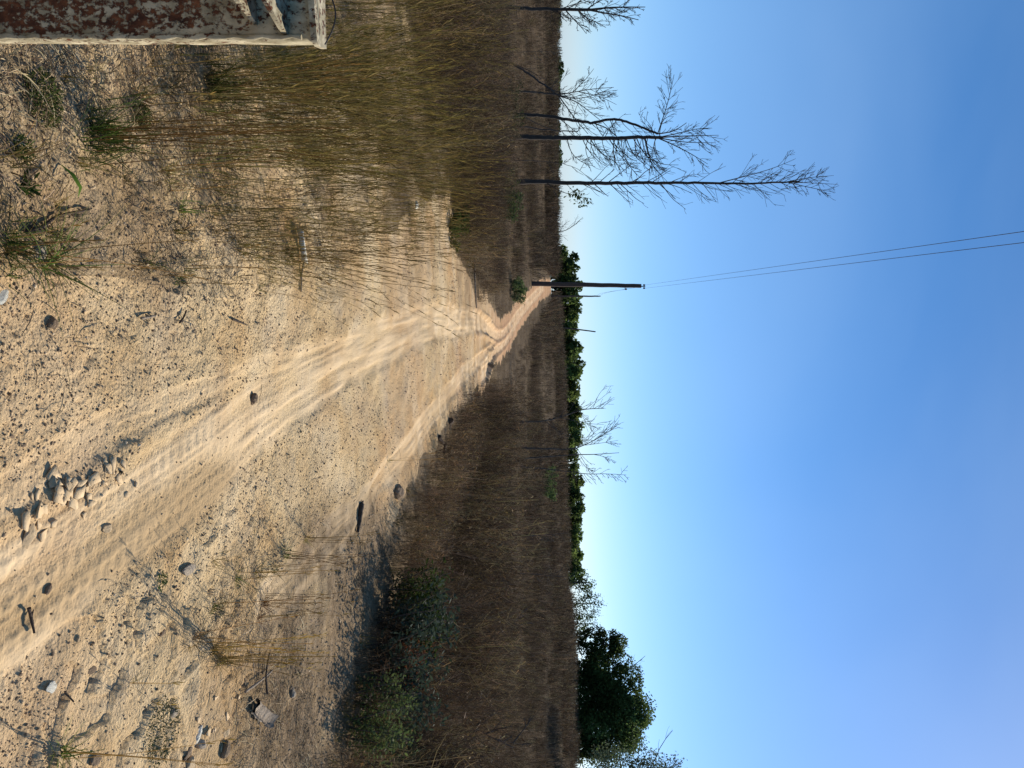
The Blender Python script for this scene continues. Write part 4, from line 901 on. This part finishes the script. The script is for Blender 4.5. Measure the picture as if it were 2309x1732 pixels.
herb_patch('leafy green sprig with broad leaves by the edge', 42, 420, .035, .04, 40, .026, GREEN)
herb_patch('grey-green matted herb near the far corner stones', 365, 1648, .13, .04, 650, .011, HERB)
herb_patch('tiny green herb in the middle of the clearing', 360, 1310, .035, .02, 60, .014, HERB)
herb_patch('small green herb patch beside the wiry tuft', 308, 262, .05, .05, 400, .011, GREEN)
herb_patch('green leafy weed under the tall grass near the post', 425, 70, .06, .08, 90, .035, GREEN)
herb_patch('small green weed between post and tall grass', 640, 145, .07, .08, 90, .03, GREEN)
g = Geo(); g.ribbon([(0, 0, 0), (.03, 0, .03), (.07, 0, .045), (.10, 0, .03)], [.004, .016, .014, .002], [0, 1, .2], (.55, .7, .4)); put('green_leaf', g.mesh('green_leaf'), GREEN, loc=on(112, 372), rot=(0, 0, .4), label='single bright green blade standing on the sand near the edge', category='leaf')

# ------------------------------------------------------------------ stones, clods, wood on the ground
def stone(label, px, py, size, mat, seed, scale=(1, 1, .6), name='stone', cat='stone', rot=None, sub=3, group=None, sink=.8):
    me = pebble_mesh(seed, sub); p = on(px, py); p.z += size * scale[2] * (1 - sink) * .5
    o = put(name, me, mat, loc=p, rot=rot or (R.uniform(-.3, .3), R.uniform(-.3, .3), R.uniform(0, 6.28)), label=label, category=cat); o.scale = [size * s * .75 for s in scale]
    if group: o['group'] = group
    return o
stone('pale grey rock half buried beside the long-bladed tuft', 85, 562, .055, ROCK, 1, (1.2, .8, .75))
stone('pale stone chip at the picture edge below the pale rock', 2, 672, .03, WHITEST, 2, (1.4, .7, .5))
stone('dark crumbly clod alone on the smooth sand', 122, 728, .032, DCLOD, 3, (1.1, 1, .8), 'clod', 'clod')
stone('dark brown block of soil at the side of the wide track', 582, 900, .055, DCLOD, 4, (1.0, .9, .9), 'clod', 'clod')
stone('wedge-shaped pale clod inside the wide track', 250, 1190, .03, CLAY, 5, (1.0, .8, .8), 'clod', 'clod')
stone('broken pale clod at the near end of the mud flakes', 78, 1208, .038, CLAY, 6, (1.3, .8, .7), 'clod', 'clod')
stone('small dark clod on the wide track near the edge', 130, 1328, .026, DCLOD, 7, (1.2, .7, .7), 'clod', 'clod')
stone('white flaky stone lying flat on the sand', 137, 1551, .045, WHITEST, 8, (1.15, .5, .4), rot=(.05, .1, 1.45))
stone('long flat grey stone in the middle of the clearing', 418, 1285, .075, ROCK, 9, (.42, 1.2, .35), rot=(0, .15, -.05))
stone('dark square block standing at the border of the narrow track', 897, 1110, .13, DCLOD, 10, (.75, 1.3, .8), 'soil_block', 'clod', rot=(0, 0, .1))
stone('blue-grey stone on the brown slope past the bark slab', 658, 1560, .05, ROCK, 11, (1, .9, .7))
stone('light stone beside the dark hole among the corner stones', 512, 1652, .04, CLAY, 12, (1, .9, .8))
stone('dark boulder lump, largest of the corner stones', 506, 1690, .06, DCLOD, 13, (1.0, .9, .8))
stone('pale triangular stone of the corner group', 446, 1660, .055, WHITEST, 14, (.8, 1.1, .7))
stone('grey stone leaning beside the pale triangular one', 452, 1678, .045, ROCK, 15, (.9, .8, .9))
stone('brown stone at the edge of the corner group', 420, 1700, .045, DCLOD, 16, (.8, 1.2, .7))
stone('pale stone at the picture edge of the corner group', 430, 1722, .05, CLAY, 17, (.9, 1, .8))
stone('small grey stone above the corner group', 392, 1600, .03, ROCK, 18, (1, .7, .6))
stone('grey stone beside the matted herb', 395, 1608, .035, ROCK, 19, (.7, 1.1, .8))
stone('dark stone at the edge near the star tuft', 222, 1712, .035, DCLOD, 20, (1, .8, .8))
stone('brown clod in the rough soil between tufts and star', 372, 1425, .03, DCLOD, 21, (1, .8, .8), 'clod', 'clod')
stone('dark clod on the cracked ledge', 265, 1480, .045, DCLOD, 22, (.6, 1.6, .5), 'clod', 'clod', rot=(0, 0, .15))
stone('small dark clod on the ledge, nearer the camera', 225, 1512, .022, DCLOD, 23, (.8, 1.2, .7), 'clod', 'clod')
stone('pale stone chip under the tall grass near the post', 580, 148, .03, WHITEST, 24, (1.3, .6, .5))
stone('light chip shining in the tall grass before the clearing strip', 938, 462, .07, WHITEST, 25, (1, .8, .6))
for k, (px, py, s) in enumerate([(205, 420, .022), (150, 560, .02), (385, 420, .03), (360, 500, .025), (190, 505, .02), (245, 1650, .02), (300, 1690, .025), (350, 1560, .018), (470, 1600, .025), (520, 1575, .03), (545, 1560, .03), (480, 1640, .025), (190, 1440, .03), (140, 1475, .026), (60, 1005, .03), (95, 1015, .025), (35, 985, .025), (230, 985, .02), (205, 1018, .02), (115, 1090, .022), (635, 800, .025), (660, 760, .025), (700, 790, .03), (560, 860, .03), (600, 880, .03), (620, 860, .025), (870, 1170, .03), (830, 1210, .04), (770, 1290, .04), (700, 1400, .05), (770, 1400, .045), (720, 1470, .04), (690, 1650, .05), (640, 1680, .04)]):
    stone('small lump of soil ' + ('on the sand beside the tall grass' if py < 700 else 'by the field border past the narrow track' if px > 620 and py > 1100 else 'at the side of the wide track' if py < 1100 else 'in the rough soil near the far corner'), px, py, s * .45, DCLOD if k % 3 else CLAY, 40 + k, (1, .85, .7), 'soil_lump', 'clod', sub=2, group='small lumps of soil')
# curled mud flakes
def flake(label, px, py, size, seed):
    r_ = random.Random(seed); n_ = r_.randint(5, 7); g = Geo(); ang = sorted(r_.uniform(0, 6.28) for _ in range(n_)); rad = [size * r_.uniform(.6, 1.2) for _ in ang]
    ring = [(math.cos(a) * q * 1.2, math.sin(a) * q * .8) for a, q in zip(ang, rad)]; th = size * .22; cu = .9 / size * .08
    zf = lambda x, y: cu * (x * x + y * y)
    V = [(x, y, zf(x, y)) for x, y in ring] + [(x, y, zf(x, y) + th) for x, y in ring] + [(0, 0, 0), (0, 0, th)]
    F = [(i, (i + 1) % n_, n_ + (i + 1) % n_) for i in range(n_)] + [(i, n_ + (i + 1) % n_, n_ + i) for i in range(n_)] + [((i + 1) % n_, i, 2 * n_) for i in range(n_)] + [(n_ + i, n_ + (i + 1) % n_, 2 * n_ + 1) for i in range(n_)]
    g.add(V, F); p = on(px, py); p.z += size * .02
    put('mud_flake', g.mesh('mud_flake'), CLAY, loc=p, rot=(r_.uniform(-.2, .2), r_.uniform(-.2, .2), r_.uniform(0, 6.28)), label=label, category='mud flake', group='curled flakes of dried mud')
for k in range(44):
    t_ = R.random(); px = 70 + 215 * t_ + R.gauss(0, 9); py = 1150 - 85 * t_ + R.gauss(0, 30)
    flake('curled flake of dried mud in the broken patch by the wide track', px, py, R.uniform(.014, .034), 500 + k)
for k in range(12):
    flake('dried clay shard in the broken patch near the bark slab', 470 + R.uniform(-30, 70), 1600 + R.uniform(-40, 110), R.uniform(.012, .028), 560 + k)
def stick(label, pts, r, mat=None, name='stick', lift=.012, cat='stick', side=()):
    P3 = [on(*p) for p in pts]; base = P3[0].copy(); Q = []
    for p in P3: p.z += lift; Q.append(np.array(tuple(p - base)))
    Q = dens(Q, 4) if len(Q) > 2 else [Q[0] + (Q[1] - Q[0]) * k / 6 + np.array([0, 0, R.uniform(-1, 1) * r * .3]) for k in range(7)]
    g = Geo(); g.tube(Q, np.linspace(r, r * .6, len(Q)) * rng.uniform(.85, 1.15, len(Q)), 7)
    for pl in side:
        q = [np.array(tuple(on(*p) + Vector((0, 0, lift)) - base)) for p in pl]; g.tube(q, np.linspace(r * .6, r * .3, len(q)), 5)
    put(name, g.mesh(name), mat or DWOOD, loc=base, label=label, category=cat)
stick('dark stick with a forked end lying across the narrow track', [(814, 1136), (811, 1165), (807, 1200)], .022, side=([(814, 1137), (818, 1130)],))
stick('short dark log on the far sand beside the narrow track', [(1008, 948), (1011, 963)], .05)
stick('pair piece of dark wood at the field border, shorter', [(985, 985), (991, 1000)], .03)
stick('long dark stick beside the shorter piece at the field border', [(996, 1000), (998, 1020), (1001, 1042)], .025)
stick('dark forked twig lying in the near track', [(78, 1372), (88, 1395), (90, 1428)], .006, side=([(88, 1392), (93, 1375)],))
stick('pale twig with shadow on the smooth sand', [(305, 718), (320, 716), (336, 712)], .006, WOOD)
stick('dark crooked twig on the smooth sand', [(392, 728), (402, 716), (408, 700)], .005)
stick('thin two-part twig farther along the smooth sand', [(510, 720), (530, 727), (556, 733)], .005)
stick('curved grey root rising out of the sand near the pale rock', [(60, 520), (90, 512), (108, 490), (140, 482), (188, 473)], .006)
stick('small broken branch by the pale rock', [(45, 522), (85, 522)], .008)
stick('dead stalk lying by the white stone', [(166, 1560), (175, 1583)], .004)
stick('forked dry stick leaning in the corner rubble', [(545, 1560), (580, 1535), (605, 1512)], .007, WOOD, lift=.03)
stick('fallen dead branch across the slope at the rubble', [(590, 1565), (588, 1520), (592, 1470)], .006, lift=.04)
stick('low dark edge log along the lip of the clearing before the far field', [(1068, 575), (1070, 640), (1070, 695)], .018, WOOD)
stick('grey stick lying on the near field border', [(905, 1420), (898, 1440)], .015, WOOD)
stick('old log in the shadow under the grey-green shrub', [(835, 1535), (815, 1580), (795, 1610)], .05, WOOD)
# splintered bark slab
p = on(585, 1612); g = Geo(); sl_ = 9
V = []; 
for j in range(2):
    for i in range(sl_):
        for k in range(5):
            V.append((k * .018 - .036 + R.uniform(-.004, .004), i * .03 - .12, .02 + .018 * math.sin(k * 1.4) + R.uniform(0, .006) + (.012 if j else 0) + (.02 if i in (0, 8) else 0) * R.random()))
F = []
for j in range(2):
    for i in range(sl_ - 1):
        for k in range(4):
            a = j * sl_ * 5 + i * 5 + k; q = (a, a + 1, a + 6, a + 5); F.append(q if j else q[::-1])
for i in range(sl_ - 1):
    for k in (0, 4):
        a = i * 5 + k; F.append((a, a + 5, a + 5 + sl_ * 5, a + sl_ * 5) if k == 0 else (a + 5, a, a + sl_ * 5, a + 5 + sl_ * 5))
g.add(V, F); put('curved_bark', g.mesh('curved_bark'), WOOD, loc=p, rot=(.1, -.25, -.75), label='curved splintered slab of bark casting a dark shadow', category='bark')
# white broken board
p = on(676, 545); t = thing('broken_board', 'white weathered broken board standing in the tall grass border', 'board', p, (0, 0, .2)); 
g = Geo(); V = [(-.09, 0, 0), (.11, 0, .02), (.13, .002, .05), (-.07, 0, .035), (-.09, .018, 0), (.11, .018, .02), (.13, .02, .05), (-.07, .018, .035)]; g.add(V, [(0, 1, 2, 3), (7, 6, 5, 4), (0, 4, 5, 1), (1, 5, 6, 2), (2, 6, 7, 3), (3, 7, 4, 0)]); put('board', g.mesh('board'), WHITEST, t)
g = Geo(); g.tube([(.12, .01, .03), (.2, .0, .012), (.30, -.01, .006)], .006, 5); put('splinter', g.mesh('splinter'), WOOD, t)
